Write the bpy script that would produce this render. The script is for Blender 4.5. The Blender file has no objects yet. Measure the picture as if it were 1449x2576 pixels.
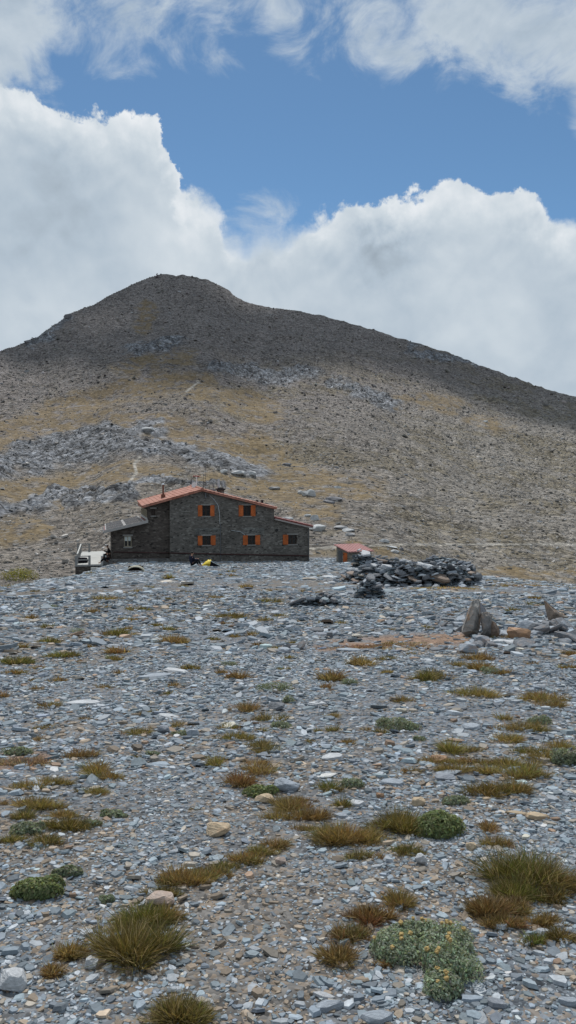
import bpy, bmesh, math, random
import numpy as np
from mathutils import Vector, Matrix, Quaternion

random.seed(7)
rng = np.random.default_rng(11)
SC = bpy.context.scene
COL = SC.collection
PI = math.pi
EYE = 1.6
FOC = 1874.0
PITCH = math.atan(60 / FOC)
CP, SP = math.cos(PITCH), math.sin(PITCH)
SLOPE = 0.0724


# ------------------------------------------------------------------ helpers
def ray(px, py):
    px = np.asarray(px, float); py = np.asarray(py, float)
    a = (px - 724.5) / FOC; b = (1288.0 - py) / FOC
    return np.stack([a + 0 * b, CP + b * SP + 0 * a, -SP + b * CP + 0 * a], -1)


def project(x, y, z):
    zz = z - EYE
    d = np.maximum(y * CP - zz * SP, 1e-3)
    u = y * SP + zz * CP
    return 724.5 + FOC * x / d, 1288.0 - FOC * u / d


def sstep(a, b, x):
    t = np.clip((x - a) / (b - a), 0, 1)
    return t * t * (3 - 2 * t)


def _hash(ix, iy, seed):
    h = (ix.astype(np.int64) * 374761393 + iy.astype(np.int64) * 668265263 + seed * 974711) & 0xFFFFFFFF
    h = ((h ^ (h >> 13)) * 1274126177) & 0xFFFFFFFF
    h = ((h ^ (h >> 16)) * 2246822519) & 0xFFFFFFFF
    return ((h ^ (h >> 15)) & 0xFFFF) / 65535.0


def vnoise(x, y, seed=0):
    x0 = np.floor(x); y0 = np.floor(y)
    fx = x - x0; fy = y - y0
    fx = fx * fx * fx * (fx * (fx * 6 - 15) + 10); fy = fy * fy * fy * (fy * (fy * 6 - 15) + 10)
    a = _hash(x0, y0, seed); b = _hash(x0 + 1, y0, seed)
    c = _hash(x0, y0 + 1, seed); d = _hash(x0 + 1, y0 + 1, seed)
    return (a + (b - a) * fx) * (1 - fy) + (c + (d - c) * fx) * fy


def fbm(x, y, octv=4, seed=0, gain=.5):
    s = 0; amp = 1.0; tot = 0
    for o in range(octv):
        s = s + amp * vnoise(x + 17.3 * o, y - 9.1 * o, seed + o)
        tot += amp; amp *= gain; x = x * 2.03; y = y * 2.03
    return s / tot


def tag(o, label=None, cat=None, group=None, kind=None):
    if label: o['label'] = label
    if cat: o['category'] = cat
    if group: o['group'] = group
    if kind: o['kind'] = kind
    elif label and 'kind' not in o: o['kind'] = 'thing'
    return o


def empty(name, loc, rz=0.0):
    o = bpy.data.objects.new(name, None); COL.objects.link(o)
    o.location = loc; o.rotation_euler = (0, 0, rz); o.empty_display_size = .2
    return o


def link(name, me, parent=None):
    o = bpy.data.objects.new(name, me); COL.objects.link(o)
    if parent is not None: o.parent = parent
    return o


def np_mesh(name, V, faces_flat, sizes, mat, col=None, smooth=False, parent=None, attrs=None):
    me = bpy.data.meshes.new(name)
    V = np.asarray(V, np.float32); faces_flat = np.asarray(faces_flat, np.int32); sizes = np.asarray(sizes, np.int32)
    me.vertices.add(len(V)); me.vertices.foreach_set('co', V.ravel())
    me.loops.add(len(faces_flat)); me.loops.foreach_set('vertex_index', faces_flat)
    me.polygons.add(len(sizes))
    starts = np.concatenate([[0], np.cumsum(sizes)[:-1]]).astype(np.int32)
    me.polygons.foreach_set('loop_start', starts)
    me.polygons.foreach_set('use_smooth', np.full(len(sizes), smooth, bool))
    if col is not None:
        at = me.color_attributes.new('Col', 'FLOAT_COLOR', 'POINT')
        c4 = np.ones((len(V), 4), np.float32); c4[:, :3] = col
        at.data.foreach_set('color', c4.ravel())
    for k, v in (attrs or {}).items():
        at = me.attributes.new(k, 'FLOAT', 'POINT'); at.data.foreach_set('value', np.asarray(v, np.float32))
    me.materials.append(mat)
    me.update(calc_edges=True)
    return link(name, me, parent)


class MB:
    def __init__(s): s.v = []; s.f = []
    def add(s, vs, fs):
        b = len(s.v); s.v += [tuple(p) for p in vs]; s.f += [tuple(b + i for i in f) for f in fs]; return s
    def box(s, x0, x1, y0, y1, z0, z1):
        return s.hexa([(x0, y0, z0), (x1, y0, z0), (x1, y1, z0), (x0, y1, z0)], [(x0, y0, z1), (x1, y0, z1), (x1, y1, z1), (x0, y1, z1)])
    def hexa(s, b, t):
        return s.add(list(b) + list(t), [(3, 2, 1, 0), (4, 5, 6, 7), (0, 1, 5, 4), (1, 2, 6, 5), (2, 3, 7, 6), (3, 0, 4, 7)])
    def prism(s, poly, y0, y1):                       # polygon in x,z extruded along y
        n = len(poly)
        vs = [(p[0], y0, p[1]) for p in poly] + [(p[0], y1, p[1]) for p in poly]
        fs = [tuple(range(n)), tuple(range(2 * n - 1, n - 1, -1))] + [(i, n + i, n + (i + 1) % n, (i + 1) % n) for i in range(n)]
        return s.add(vs, fs)
    def tube(s, pts, r, n=8, caps=True):
        pts = [Vector(p) for p in pts]; vs = []; fs = []
        rs = r if isinstance(r, (list, tuple)) else [r] * len(pts)
        for i, p in enumerate(pts):
            d = (pts[min(i + 1, len(pts) - 1)] - pts[max(i - 1, 0)]).normalized()
            a = d.cross(Vector((0, 0, 1)) if abs(d.z) < .9 else Vector((1, 0, 0))).normalized(); b = d.cross(a)
            for k in range(n):
                t = 2 * PI * k / n; vs.append(p + (a * math.cos(t) + b * math.sin(t)) * rs[i])
        for i in range(len(pts) - 1):
            for k in range(n):
                k2 = (k + 1) % n; fs.append((i * n + k, i * n + k2, (i + 1) * n + k2, (i + 1) * n + k))
        if caps: fs += [tuple(range(n))[::-1], tuple(range((len(pts) - 1) * n, len(pts) * n))]
        return s.add(vs, fs)
    def build(s, name, mat, parent=None, bevel=0, smooth=False):
        me = bpy.data.meshes.new(name); me.from_pydata(s.v, [], s.f)
        bm = bmesh.new(); bm.from_mesh(me)
        bmesh.ops.recalc_face_normals(bm, faces=bm.faces)
        if bevel: bmesh.ops.bevel(bm, geom=list(bm.edges), offset=bevel, segments=1, affect='EDGES', clamp_overlap=True)
        for f in bm.faces: f.smooth = smooth
        bm.to_mesh(me); bm.free()
        me.materials.append(mat)
        return link(name, me, parent)


# ------------------------------------------------------------------ node helpers
class NT:
    def __init__(s, nt): s.nt = nt; s.n = nt.nodes; s.l = nt.links
    def put(s, inp, v):
        if isinstance(v, bpy.types.NodeSocket): s.l.new(v, inp)
        elif v is not None: inp.default_value = v
    def node(s, t, **kw):
        nd = s.n.new(t)
        for k, v in kw.items(): setattr(nd, k, v)
        return nd
    def m(s, op, a, b=None, c=None, clamp=False):
        nd = s.node('ShaderNodeMath', operation=op, use_clamp=clamp)
        s.put(nd.inputs[0], a); s.put(nd.inputs[1], b); s.put(nd.inputs[2], c)
        return nd.outputs[0]
    def vm(s, op, a, b=None, scale=None):
        nd = s.node('ShaderNodeVectorMath', operation=op)
        s.put(nd.inputs[0], a); s.put(nd.inputs[1], b)
        if scale is not None: s.put(nd.inputs['Scale'], scale)
        return nd.outputs['Value'] if op in ('DOT_PRODUCT', 'LENGTH') else nd.outputs[0]
    def noise(s, vec, scale, detail=4, rough=.5, dist=0, out='Fac', dims='3D'):
        nd = s.node('ShaderNodeTexNoise', noise_dimensions=dims)
        s.put(nd.inputs['Vector'], vec); s.put(nd.inputs['Scale'], scale); s.put(nd.inputs['Detail'], detail)
        s.put(nd.inputs['Roughness'], rough); s.put(nd.inputs['Distortion'], dist)
        return nd.outputs[out]
    def vor(s, vec, scale, feature='F1', out='Color', rand=1.0):
        nd = s.node('ShaderNodeTexVoronoi', feature=feature)
        s.put(nd.inputs['Vector'], vec); s.put(nd.inputs['Scale'], scale)
        if 'Randomness' in nd.inputs: s.put(nd.inputs['Randomness'], rand)
        return nd.outputs[out]
    def mr(s, v, a, b, c=0.0, d=1.0, smooth=True):
        nd = s.node('ShaderNodeMapRange', interpolation_type='SMOOTHSTEP' if smooth else 'LINEAR')
        for i, q in enumerate((v, a, b, c, d)): s.put(nd.inputs[i], q)
        return nd.outputs[0]
    def mix(s, f, a, b, mode='MIX'):
        nd = s.node('ShaderNodeMix', data_type='RGBA', blend_type=mode)
        s.put(nd.inputs[0], f); s.put(nd.inputs[6], a); s.put(nd.inputs[7], b)
        return nd.outputs[2]
    def attr(s, name, out='Color'):
        nd = s.node('ShaderNodeAttribute', attribute_name=name); return nd.outputs[out]
    def bump(s, h, strength, dist, normal=None):
        nd = s.node('ShaderNodeBump'); s.put(nd.inputs['Strength'], strength); s.put(nd.inputs['Distance'], dist)
        s.put(nd.inputs['Height'], h)
        if normal is not None: s.put(nd.inputs['Normal'], normal)
        return nd.outputs[0]
    def sep(s, v):
        nd = s.node('ShaderNodeSeparateXYZ'); s.put(nd.inputs[0], v); return nd.outputs
    def comb(s, x, y, z=0.0):
        nd = s.node('ShaderNodeCombineXYZ'); s.put(nd.inputs[0], x); s.put(nd.inputs[1], y); s.put(nd.inputs[2], z); return nd.outputs[0]
    def scale(s, col, f):                                    # colour times scalar
        return s.vm('SCALE', col, scale=f)


def rgba(c): return (c[0], c[1], c[2], 1.0)


def mat_new(name, fn, rough=.8, spec=.3):
    m = bpy.data.materials.new(name); m.use_nodes = True
    t = NT(m.node_tree); b = m.node_tree.nodes['Principled BSDF']
    b.inputs['Roughness'].default_value = rough; b.inputs['Specular IOR Level'].default_value = spec
    fn(t, b)
    return m


def plain_mat(name, c, rough=.7, spec=.3, var=.25, scale=6.0, metal=0.0, bump=0.0):
    def fn(t, b):
        P = t.node('ShaderNodeTexCoord').outputs['Object']
        n = t.noise(P, scale, 5, .6)
        f = t.mr(n, .25, .75, 1 - var, 1 + var, False)
        t.put(b.inputs['Base Color'], t.scale(rgba(c)[:3], f))
        b.inputs['Metallic'].default_value = metal
        if bump: t.put(b.inputs['Normal'], t.bump(t.noise(P, scale * 4, 4), bump, .02))
    return mat_new(name, fn, rough, spec)
# ------------------------------------------------------------------ terrain shape
def interp(tab, x):
    a = np.array(tab, float); return np.interp(x, a[:, 0], a[:, 1])


RIDGE = [(-900, 1120), (-400, 1010), (-100, 915), (0, 884), (30, 876), (66, 862), (100, 846), (140, 818), (165, 799), (185, 788), (240, 766), (300, 733), (340, 712),
         (370, 700), (395, 694), (430, 690), (470, 693), (500, 697), (540, 710), (575, 730), (600, 750), (630, 762), (680, 774), (760, 783), (790, 790),
         (860, 806), (930, 828), (1000, 850), (1060, 866), (1130, 888), (1180, 908), (1250, 934), (1320, 958), (1400, 985), (1449, 999), (1700, 1080), (2400, 1200)]
RDIST = [(-900, 230), (0, 300), (395, 420), (610, 405), (1000, 395), (1449, 370), (2400, 300)]
R0 = [(-900, 66), (0, 68), (250, 72), (900, 80), (1200, 88), (1449, 92), (2400, 90)]
RC = [(-900, 27), (0, 29), (100, 36), (190, 40), (240, 46), (300, 61), (900, 62), (1000, 58), (1100, 44), (1200, 37), (1449, 31), (2400, 28)]
KD = [(-900, .06), (0, .058), (190, .068), (240, .055), (310, 0), (900, 0), (1000, .02), (1120, .05), (1449, .06), (2400, .06)]


def plain_z(x, y, r, PX):
    und = (fbm(x * .16, y * .16, 3, 3) - .5) * .20 + (fbm(x * .9, y * .9, 3, 5) - .5) * .05
    und = und * sstep(1.5, 6, r)
    d = r - interp(RC, PX)
    soft = np.where(d > 8, d, 4 * np.log1p(np.exp(np.clip(d, -40, 8) / 4)))
    return -SLOPE * y + und - interp(KD, PX) * soft


def stroke(px, py, pts, w, h=None):
    """1 on a polyline in picture coordinates of the hillside, falling to 0 at distance w (across) / h (up)."""
    h = h or w; best = np.full(np.shape(px), 9.0)
    for (x0, y0), (x1, y1) in zip(pts[:-1], pts[1:]):
        ax, ay = px / w - x0 / w, py / h - y0 / h; bx, by = (x1 - x0) / w, (y1 - y0) / h
        t = np.clip((ax * bx + ay * by) / (bx * bx + by * by + 1e-9), 0, 1)
        best = np.minimum(best, np.hypot(ax - t * bx, ay - t * by))
    return np.clip(1.35 - best, 0, 1)


GRASS = [([(-60, 1120), (120, 1050), (300, 985), (480, 962)], 26), ([(345, 820), (382, 775)], 11), ([(150, 1062), (330, 1052), (470, 1066)], 14),
         ([(400, 1085), (520, 1112), (640, 1125), (690, 1150)], 26), ([(330, 925), (460, 905)], 18), ([(520, 990), (620, 1010), (680, 1040)], 22), ([(-40, 1245), (120, 1222), (240, 1190), (400, 1195)], 20),
         ([(-40, 1300), (60, 1268), (150, 1262)], 14), ([(620, 1165), (760, 1210), (900, 1230)], 30), ([(-20, 1345), (90, 1335)], 22), ([(540, 1210), (620, 1225), (720, 1250), (830, 1290)], 20),
         ([(1010, 1005), (1140, 1020)], 14), ([(1200, 1055), (1260, 1080)], 14), ([(1120, 1440), (1290, 1448), (1449, 1445)], 14), ([(860, 1385), (960, 1395)], 14), ([(800, 1400), (850, 1410)], 12)]
ROCK = [([(-60, 1195), (60, 1160), (180, 1135), (300, 1120)], 34), ([(60, 1130), (240, 1090), (400, 1080)], 16), ([(330, 1125), (450, 1130), (560, 1165), (650, 1185)], 22), ([(-60, 1285), (50, 1278), (90, 1268)], 20),
        ([(90, 1250), (200, 1238), (330, 1225)], 12), ([(330, 1215), (420, 1210), (560, 1225)], 9), ([(340, 880), (440, 862)], 18), ([(560, 930), (660, 950), (760, 935)], 20),
        ([(180, 1265), (330, 1250)], 12), ([(60, 870), (170, 800)], 9), ([(1050, 880), (1180, 905)], 10), ([(840, 960), (980, 1020)], 14)]
TRAIL = [([(780, 1380), (900, 1373), (1000, 1370), (1449, 1369), (1600, 1366)], 3.0), ([(352, 1152), (338, 1168), (342, 1188), (330, 1205)], 4.0), ([(470, 985), (500, 960)], 2.5)]


def terrain(x, y, full=False):
    r = np.hypot(x, y); az = np.arctan2(x, y)
    azc = np.clip(az, -1.05, 1.05)
    PX = 724.5 + FOC * np.tan(azc)
    zp = plain_z(x, y, r, PX)
    r0 = interp(R0, PX); R = interp(RDIST, PX)
    rn = fbm(PX / 26.0, PX * 0 + 3.3, 4, 21) - .5
    row = interp(RIDGE, PX) + rn * 9
    d = ray(PX, row); tr = d[..., 2] / np.hypot(d[..., 0], d[..., 1])
    zR = EYE + R * tr
    x0 = r0 * np.sin(azc); y0 = r0 * np.cos(azc)
    z0 = -SLOPE * y0 - interp(KD, PX) * np.maximum(r0 - interp(RC, PX), 0)
    s = np.clip((r - r0) / (R - r0), 0, 1)
    zh = z0 + (zR - z0) * (.45 * s + .55 * s * s)
    zh = np.where(r > R, zR - .55 * (r - R), zh)
    b = sstep(-6, 5, r - r0)
    z = zp * (1 - b) + zh * b
    env = sstep(.0, .12, s) * (1 - .8 * sstep(.8, 1, s)) * (r < R)
    z = z + env * ((fbm(x * .016, y * .016, 4, 31) - .5) * 9.0 + (fbm(x * .11, y * .11, 3, 37) - .5) * 1.6)
    side = sstep(1.35, 1.0, np.abs(az))
    zback = np.maximum(-SLOPE * y, -30)
    z = z * side + zback * (1 - side)
    px, py = project(x, y, z)
    wx = (fbm(px / 45., py / 22., 4, 51) - .5) * 70; wy = (fbm(px / 45., py / 22., 4, 57) - .5) * 44
    rock = np.zeros_like(z)
    for p, w in ROCK: rock = np.maximum(rock, stroke(px + wx, py + wy, p, w * 2.0, w))
    rock = rock * sstep(.3, .6, fbm(x * .22, y * .22, 4, 61) * .7 + rock * .35) * b
    nz = 1 - np.abs(2 * fbm(x * .16, y * .34, 3, 71) - 1)
    nz2 = 1 - np.abs(2 * fbm(x * .9 + z * .3, y * .9, 3, 77) - 1)
    z = z + rock * env * ((nz - .5) * 1.7 * (r / 200.0 + .3) + (nz2 - .6) * .40)
    if not full: return z
    grass = np.zeros_like(z)
    for p, w in GRASS: grass = np.maximum(grass, stroke(px + wx, py + wy, p, w * 2.1, w * 1.2))
    trail = np.zeros_like(z)
    for p, w in TRAIL: trail = np.maximum(trail, stroke(px + wx * .06, py + wy * .05, p, w))
    return z, px, py, r, b, rock, grass, trail


def hits(pxs, pys):
    """where the picture rays meet the ground (x, y, z)"""
    d = ray(pxs, pys); d = d / np.hypot(d[:, 0], d[:, 1])[:, None]
    t = np.geomspace(1.4, 480, 2600)
    out = []
    for k in range(len(d)):
        x = d[k, 0] * t; y = d[k, 1] * t
        f = EYE + d[k, 2] * t - terrain(x, y)
        i = np.nonzero(f < 0)[0]
        i = max(int(i[0]), 1) if len(i) else len(t) - 1
        a = f[i - 1] / (f[i - 1] - f[i] + 1e-12); tt = t[i - 1] + (t[i] - t[i - 1]) * min(max(a, 0), 1)
        out.append((d[k, 0] * tt, d[k, 1] * tt, EYE + d[k, 2] * tt))
    return np.array(out)


def hit(px, py): return Vector(hits(np.array([px], float), np.array([py], float))[0])
def gz(x, y): return float(terrain(np.array([float(x)]), np.array([float(y)]))[0])


# ------------------------------------------------------------------ ground materials
def ground_fn(t, b):
    P = t.node('ShaderNodeNewGeometry').outputs['Position']
    C = t.attr('Col'); hill = t.attr('hill', 'Fac'); gr = t.attr('grass', 'Fac'); rk = t.attr('rock', 'Fac')
    Q = t.vm('ADD', P, t.vm('SCALE', t.noise(P, 3.0, 3, .5, 0, 'Color'), scale=.10))
    # plain: grit and small stones
    v1 = t.vor(Q, 42.0, 'F1', 'Color'); d1 = t.vor(Q, 42.0, 'F1', 'Distance')
    v2 = t.vor(Q, 11.0, 'F1', 'Color'); d2 = t.vor(Q, 11.0, 'F1', 'Distance')
    g1 = t.sep(v1); g2 = t.sep(v2)
    fine = t.mr(t.m('ADD', t.m('MULTIPLY', g1[0], .6), t.m('MULTIPLY', g2[0], .4)), .1, .9, .30, 1.6, False)
    tan = t.mr(g1[1], .74, .86)
    plain = t.scale(C, fine)
    plain = t.mix(t.m('MULTIPLY', tan, .55), plain, (.28, .215, .155, 1))
    # hillside: scree blocks of about half a metre to two metres
    PH = t.vm('MULTIPLY', P, (1.0, 1.0, 1.0))
    QH = t.vm('ADD', PH, t.vm('SCALE', t.noise(PH, .7, 4, .6, 0, 'Color'), scale=1.2))
    h1 = t.sep(t.vor(QH, 1.9, 'F1', 'Color')); hd1 = t.vor(QH, 1.9, 'F1', 'Distance')
    h2 = t.sep(t.vor(QH, .75, 'F1', 'Color')); hd2 = t.vor(QH, .75, 'F1', 'Distance')
    hn = t.noise(PH, 2.2, 6, .7)
    hv = t.m('ADD', t.m('MULTIPLY', h1[0], .4), t.m('ADD', t.m('MULTIPLY', h2[0], .25), t.m('MULTIPLY', hn, .35)))
    amp = t.mr(gr, 0, 1, 1.0, .55, False)
    hfac = t.m('ADD', 1.0, t.m('MULTIPLY', t.m('SUBTRACT', hv, .5), t.m('MULTIPLY', amp, 2.5)))
    hcol = t.scale(C, t.m('MAXIMUM', hfac, .2))
    spot = t.m('MULTIPLY', t.mr(h1[1], .90, .96), t.mr(gr, 0, 1, .55, .3, False))
    hcol = t.mix(spot, hcol, (.36, .36, .36, 1))
    t.put(b.inputs['Base Color'], t.mix(hill, plain, hcol))
    hgt_p = t.m('ADD', t.m('MULTIPLY', d1, -.35), t.m('MULTIPLY', d2, -.65))
    n1 = t.bump(hgt_p, t.m('MULTIPLY', t.m('SUBTRACT', 1.0, hill), .8), .03)
    hgt_h = t.m('ADD', t.m('MULTIPLY', hd1, -.5), t.m('ADD', t.m('MULTIPLY', hd2, -.6), t.m('MULTIPLY', hn, .8)))
    n2 = t.bump(hgt_h, t.m('MULTIPLY', hill, t.mr(gr, 0, 1, .9, .5, False)), 1.0, n1)
    t.put(b.inputs['Normal'], n2)


def stone_fn(t, b):
    C = t.attr('Col')
    P = t.node('ShaderNodeNewGeometry').outputs['Position']
    n = t.noise(P, 55.0, 5, .65)
    t.put(b.inputs['Base Color'], t.scale(C, t.mr(n, .25, .75, .72, 1.28, False)))
    t.put(b.inputs['Normal'], t.bump(t.noise(P, 120.0, 4, .6), .35, .006))


def blade_fn(t, b):
    c = t.attr('Col'); t.put(b.inputs['Base Color'], c)
    tr = t.node('ShaderNodeBsdfTranslucent'); t.put(tr.inputs[0], t.vm('MULTIPLY', c, (1.25, 1.15, .8)))
    mx = t.node('ShaderNodeMixShader'); mx.inputs[0].default_value = .42
    t.l.new(b.outputs[0], mx.inputs[1]); t.l.new(tr.outputs[0], mx.inputs[2])
    o = [n for n in t.n if n.type == 'OUTPUT_MATERIAL'][0]; t.l.new(mx.outputs[0], o.inputs['Surface'])


M_GROUND = mat_new('stony_ground', ground_fn, .9, .15)
M_STONE = mat_new('loose_slate', stone_fn, .72, .35)
M_BLADE = mat_new('grass_blades', blade_fn, .75, .2)

# ------------------------------------------------------------------ the ground sheet
def red_mat(px, py):
    return np.maximum(stroke(px, py, [(820, 1628), (1010, 1612), (1160, 1606)], 30, 15), stroke(px, py, [(10, 1925), (90, 1908)], 46, 16))


def soil_mask(x, y):
    n1 = fbm(x * .28, y * .55, 4, 81); n2 = fbm(x * 1.6, y * 1.6, 3, 87)
    m = sstep(.50, .66, n1 * .6 + n2 * .4)
    if len(PL):
        sh = m.shape; xf = x.ravel(); yf = y.ravel(); h = np.zeros(xf.size)
        sel = np.nonzero((np.hypot(xf, yf) < 62) & (yf > 0))[0]
        xs, ys = xf[sel], yf[sel]; hh = np.zeros(len(sel)); nn = n2.ravel()[sel]
        for (gx, gy, W, D) in PL:
            k = np.nonzero((np.abs(xs - gx) < W * 1.4) & (np.abs(ys - gy) < D * 1.6))[0]
            if len(k): hh[k] = np.maximum(hh[k], np.exp(-((xs[k] - gx) / (W * .62)) ** 2 - ((ys[k] - gy) / (D * .75)) ** 2) * (.35 + 1.1 * nn[k]))
        h[sel] = hh; m = np.maximum(m, np.clip(h.reshape(sh), 0, 1))
    return m


def build_ground():
    azs = np.concatenate([np.linspace(-PI, -1.1, 24)[:-1], np.linspace(-1.1, -.47, 50)[:-1], np.linspace(-.47, .47, 720), np.linspace(.47, 1.1, 50)[1:], np.linspace(1.1, PI, 24)[1:]])
    rs = np.concatenate([[.02], np.geomspace(.5, 60, 330), np.geomspace(60, 470, 430)[1:], np.geomspace(480, 1500, 14)])
    A, Rr = np.meshgrid(azs, rs)
    x = Rr * np.sin(A); y = Rr * np.cos(A)
    z, px, py, r, b, rock, grass, trail = terrain(x, y, True)
    far = r > 471
    z = np.where(far, np.maximum(z, -60), z)
    na = len(azs); nr = len(rs)
    # colours: what the ground is made of
    n1 = fbm(x * .35, y * .35, 4, 81); n2 = fbm(x * 1.6, y * 1.6, 3, 87)
    C = np.empty(x.shape + (3,))
    soil = soil_mask(x, y)
    C[:] = np.array([.135, .152, .172])
    def blend(f, c): C[:] = C * (1 - f[..., None]) + np.array(c) * f[..., None]
    blend(soil * .62, (.155, .132, .106))
    mat = red_mat(px, py)
    blend(np.clip(mat * 1.4 * sstep(.25, .5, n2), 0, 1) * (1 - b), (.225, .150, .108))
    saddle = (stroke(px, py, [(1060, 1478), (1250, 1462), (1449, 1462)], 50, 12)) * sstep(.38, .55, n1)
    blend(saddle * .8, (.17, .125, .055))
    hn = fbm(x * .05, y * .05, 5, 91); hn2 = fbm(x * .4, y * .4, 4, 95)
    H = np.empty_like(C)
    right = sstep(500, 1200, px) * sstep(900, 1120, py)
    H[:] = np.array([.214, .190, .176])
    def hb(f, c): H[:] = H * (1 - f[..., None]) + np.array(c) * f[..., None]
    hb(right, (.262, .238, .208))
    low = sstep(1000, 1200, py) * (1 - right)
    hb(low * .8, (.238, .210, .180))
    olive = sstep(.45, .62, hn * .55 + hn2 * .45) * sstep(820, 1000, py)
    hb(olive * (.25 + .35 * sstep(350, 600, px)), (.180, .148, .090))
    gm = np.clip(grass * 1.5, 0, 1) * sstep(.28, .52, hn2)
    hb(gm * .78, (.180, .128, .062))
    rk = np.clip(rock * 1.5, 0, 1)
    rcol = sstep(.32, .68, .55 * fbm(x * .35, y * 1.1, 4, 99) + .45 * fbm(x * 1.5, y * 2.2, 3, 103))[..., None]
    rc3 = np.array([.085, .085, .088]) * (1 - rcol) + np.array([.315, .325, .345]) * rcol
    H = H * (1 - rk[..., None]) + rc3 * rk[..., None]
    hb(np.clip(trail * 1.2, 0, 1) * .85, (.40, .375, .33))
    gul = fbm((px + .35 * py) / 34., py / 240., 4, 121); H *= (1 + (gul - .5) * .28 * (1 - gm))[..., None]
    C = C * (1 - b[..., None]) + H * b[..., None]
    C *= (1 + (fbm(x * .12, y * .12, 3, 101) - .5)[..., None] * .3)
    idx = np.arange(nr * na).reshape(nr, na)
    q = np.stack([idx[:-1, :-1], idx[:-1, 1:], idx[1:, 1:], idx[1:, :-1]], -1).reshape(-1, 4)[:, ::-1]
    V = np.stack([x, y, z], -1).reshape(-1, 3)
    o = np_mesh('ground', V, q.ravel(), np.full(len(q), 4), M_GROUND, C.reshape(-1, 3), True, None,
                {'hill': b.ravel(), 'grass': gm.ravel() * b.ravel(), 'rock': rk.ravel()})
    tag(o, kind='structure')
    return o


T1 = """
45 1462 105 32 l|425 1457 24 14 o|375 1480 30 10 o|260 1510 72 14 y|125 1530 40 10 g|232 1542 40 14 r|70 1558 36 14 r|118 1580 32 14 o|190 1592 42 14 g|218 1628 26 10 r|55 1630 34 14 o|115 1617 56 14 o|290 1600 72 22 o|320 1562 70 10 y|345 1536 56 12 o|422 1508 34 8 o|548 1505 50 8 y|447 1539 50 8 y|570 1555 112 16 o|388 1575 50 10 o|422 1585 42 12 o|620 1479 42 12 y|685 1516 62 14 o|665 1562 55 10 o|430 1618 78 24 y|457 1628 30 8 r|590 1603 26 12 r|650 1626 36 12 r|640 1600 36 14 r|288 1645 46 20 y|535 1610 36 10 o|
150 1655 76 18 o|200 1668 26 10 r|30 1672 80 22 o|95 1683 42 10 r|35 1695 60 14 y|80 1714 28 10 r|142 1715 34 15 r|90 1735 34 18 r|6 1755 24 24 r|265 1732 46 17 r|123 1781 56 23 r|290 1662 50 14 o|297 1695 26 12 r|440 1728 40 21 r|422 1748 32 14 o|552 1695 28 16 r|605 1708 62 22 r|575 1675 50 14 g|690 1738 82 30 g|615 1792 62 36 y|385 1793 42 12 o|352 1800 36 18 r|448 1828 56 19 y|335 1848 70 27 y|110 1834 58 18 o|95 1864 34 19 r|210 1810 30 14 r|452 1850 50 16 g|575 1835 60 24 y|625 1815 50 18 r|590 1862 102 30 o|680 1815 82 30 o|710 1832 60 24 g|660 1840 36 16 y|655 1880 62 26 o|
907 1675 56 28 y|975 1660 52 12 o|840 1713 60 28 r|820 1732 36 22 r|880 1722 50 22 g|1085 1712 90 28 o|1015 1766 60 22 r|1190 1752 118 35 y|1205 1660 66 22 r|1210 1688 60 26 y|1235 1697 50 20 g|1270 1697 48 17 r|1375 1765 124 42 y|1402 1782 76 32 r|1345 1672 28 10 r|837 1806 40 22 y|1000 1835 112 38 g|962 1845 46 22 o|1040 1838 48 22 g|925 1838 28 17 r|800 1842 28 15 o|833 1840 36 22 o|1272 1812 32 27 y|1255 1836 36 20 y|1320 1840 112 38 y|1365 1822 70 28 g|1290 1870 92 36 y|1055 1864 36 16 g|782 1868 30 15 o|1135 1895 64 50 y|880 1872 50 20 r|726 1768 32 25 g|
42 1900 82 28 g|195 1908 74 36 r|240 1950 72 46 y|275 1962 62 30 y|115 1975 106 30 y|240 2000 92 32 y|90 2040 112 52 y|55 2062 62 40 o|60 2098 86 46 g|5 2025 24 24 r|170 2090 132 54 o|110 2128 82 44 o|225 2078 62 24 g|280 2055 72 26 g|487 2038 34 13 o|385 1900 42 13 g|542 1926 42 38 y|655 1893 62 36 o|645 1948 66 42 r|600 1978 92 48 r|650 2006 90 46 G|730 2040 92 52 r|340 1908 42 11 o|
832 1990 60 38 o|890 1983 72 30 g|745 2022 72 32 r|862 2030 46 42 o|795 2065 96 50 r|870 2122 132 74 y|1000 2092 112 84 o|1035 2150 82 44 o|1145 2024 72 32 g|1225 2005 102 56 o|1300 1998 112 46 y|1235 2092 56 38 r|1250 2130 72 42 r|1035 1945 62 24 y|1150 1945 130 34 y|1235 1948 72 36 y|1320 1958 112 50 y|1375 1915 82 38 y|1424 1925 72 52 g|
350 2335 112 84 o|520 2208 100 44 y|562 2190 84 40 o|648 2155 84 40 y|412 2258 92 40 o|415 2318 96 58 y|460 2228 152 60 y|605 2172 112 44 y|690 2137 82 42 y|172 2412 72 62 y|130 2457 56 52 r|440 2580 132 100 o|78 2262 142 78 G|170 2205 72 42 g|265 2272 42 26 g|
935 2322 112 64 r|1010 2285 92 64 y|850 2427 92 72 r|890 2368 82 62 r|960 2432 56 26 r|1340 2232 138 140 o|1310 2268 112 86 o|1240 2312 122 84 r|1275 2337 102 54 r|1375 2332 76 48 r|1345 2377 66 42 o|1420 2372 72 54 o|1425 2237 62 64 y|1100 1922 120 28 y|1200 1926 110 28 y|1285 1932 120 34 y|1345 1900 100 34 o|1180 1893 70 26 o|1412 1882 80 34 y|60 1985 90 26 y|150 2058 90 34 y|20 2122 70 34 o|935 2122 90 56 y|905 2162 90 36 y|640 1925 60 26 r|700 2062 90 34 y|778 2092 70 30 r|1290 2302 100 56 r|1392 2272 90 56 o
"""
ITEMS = []
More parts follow.
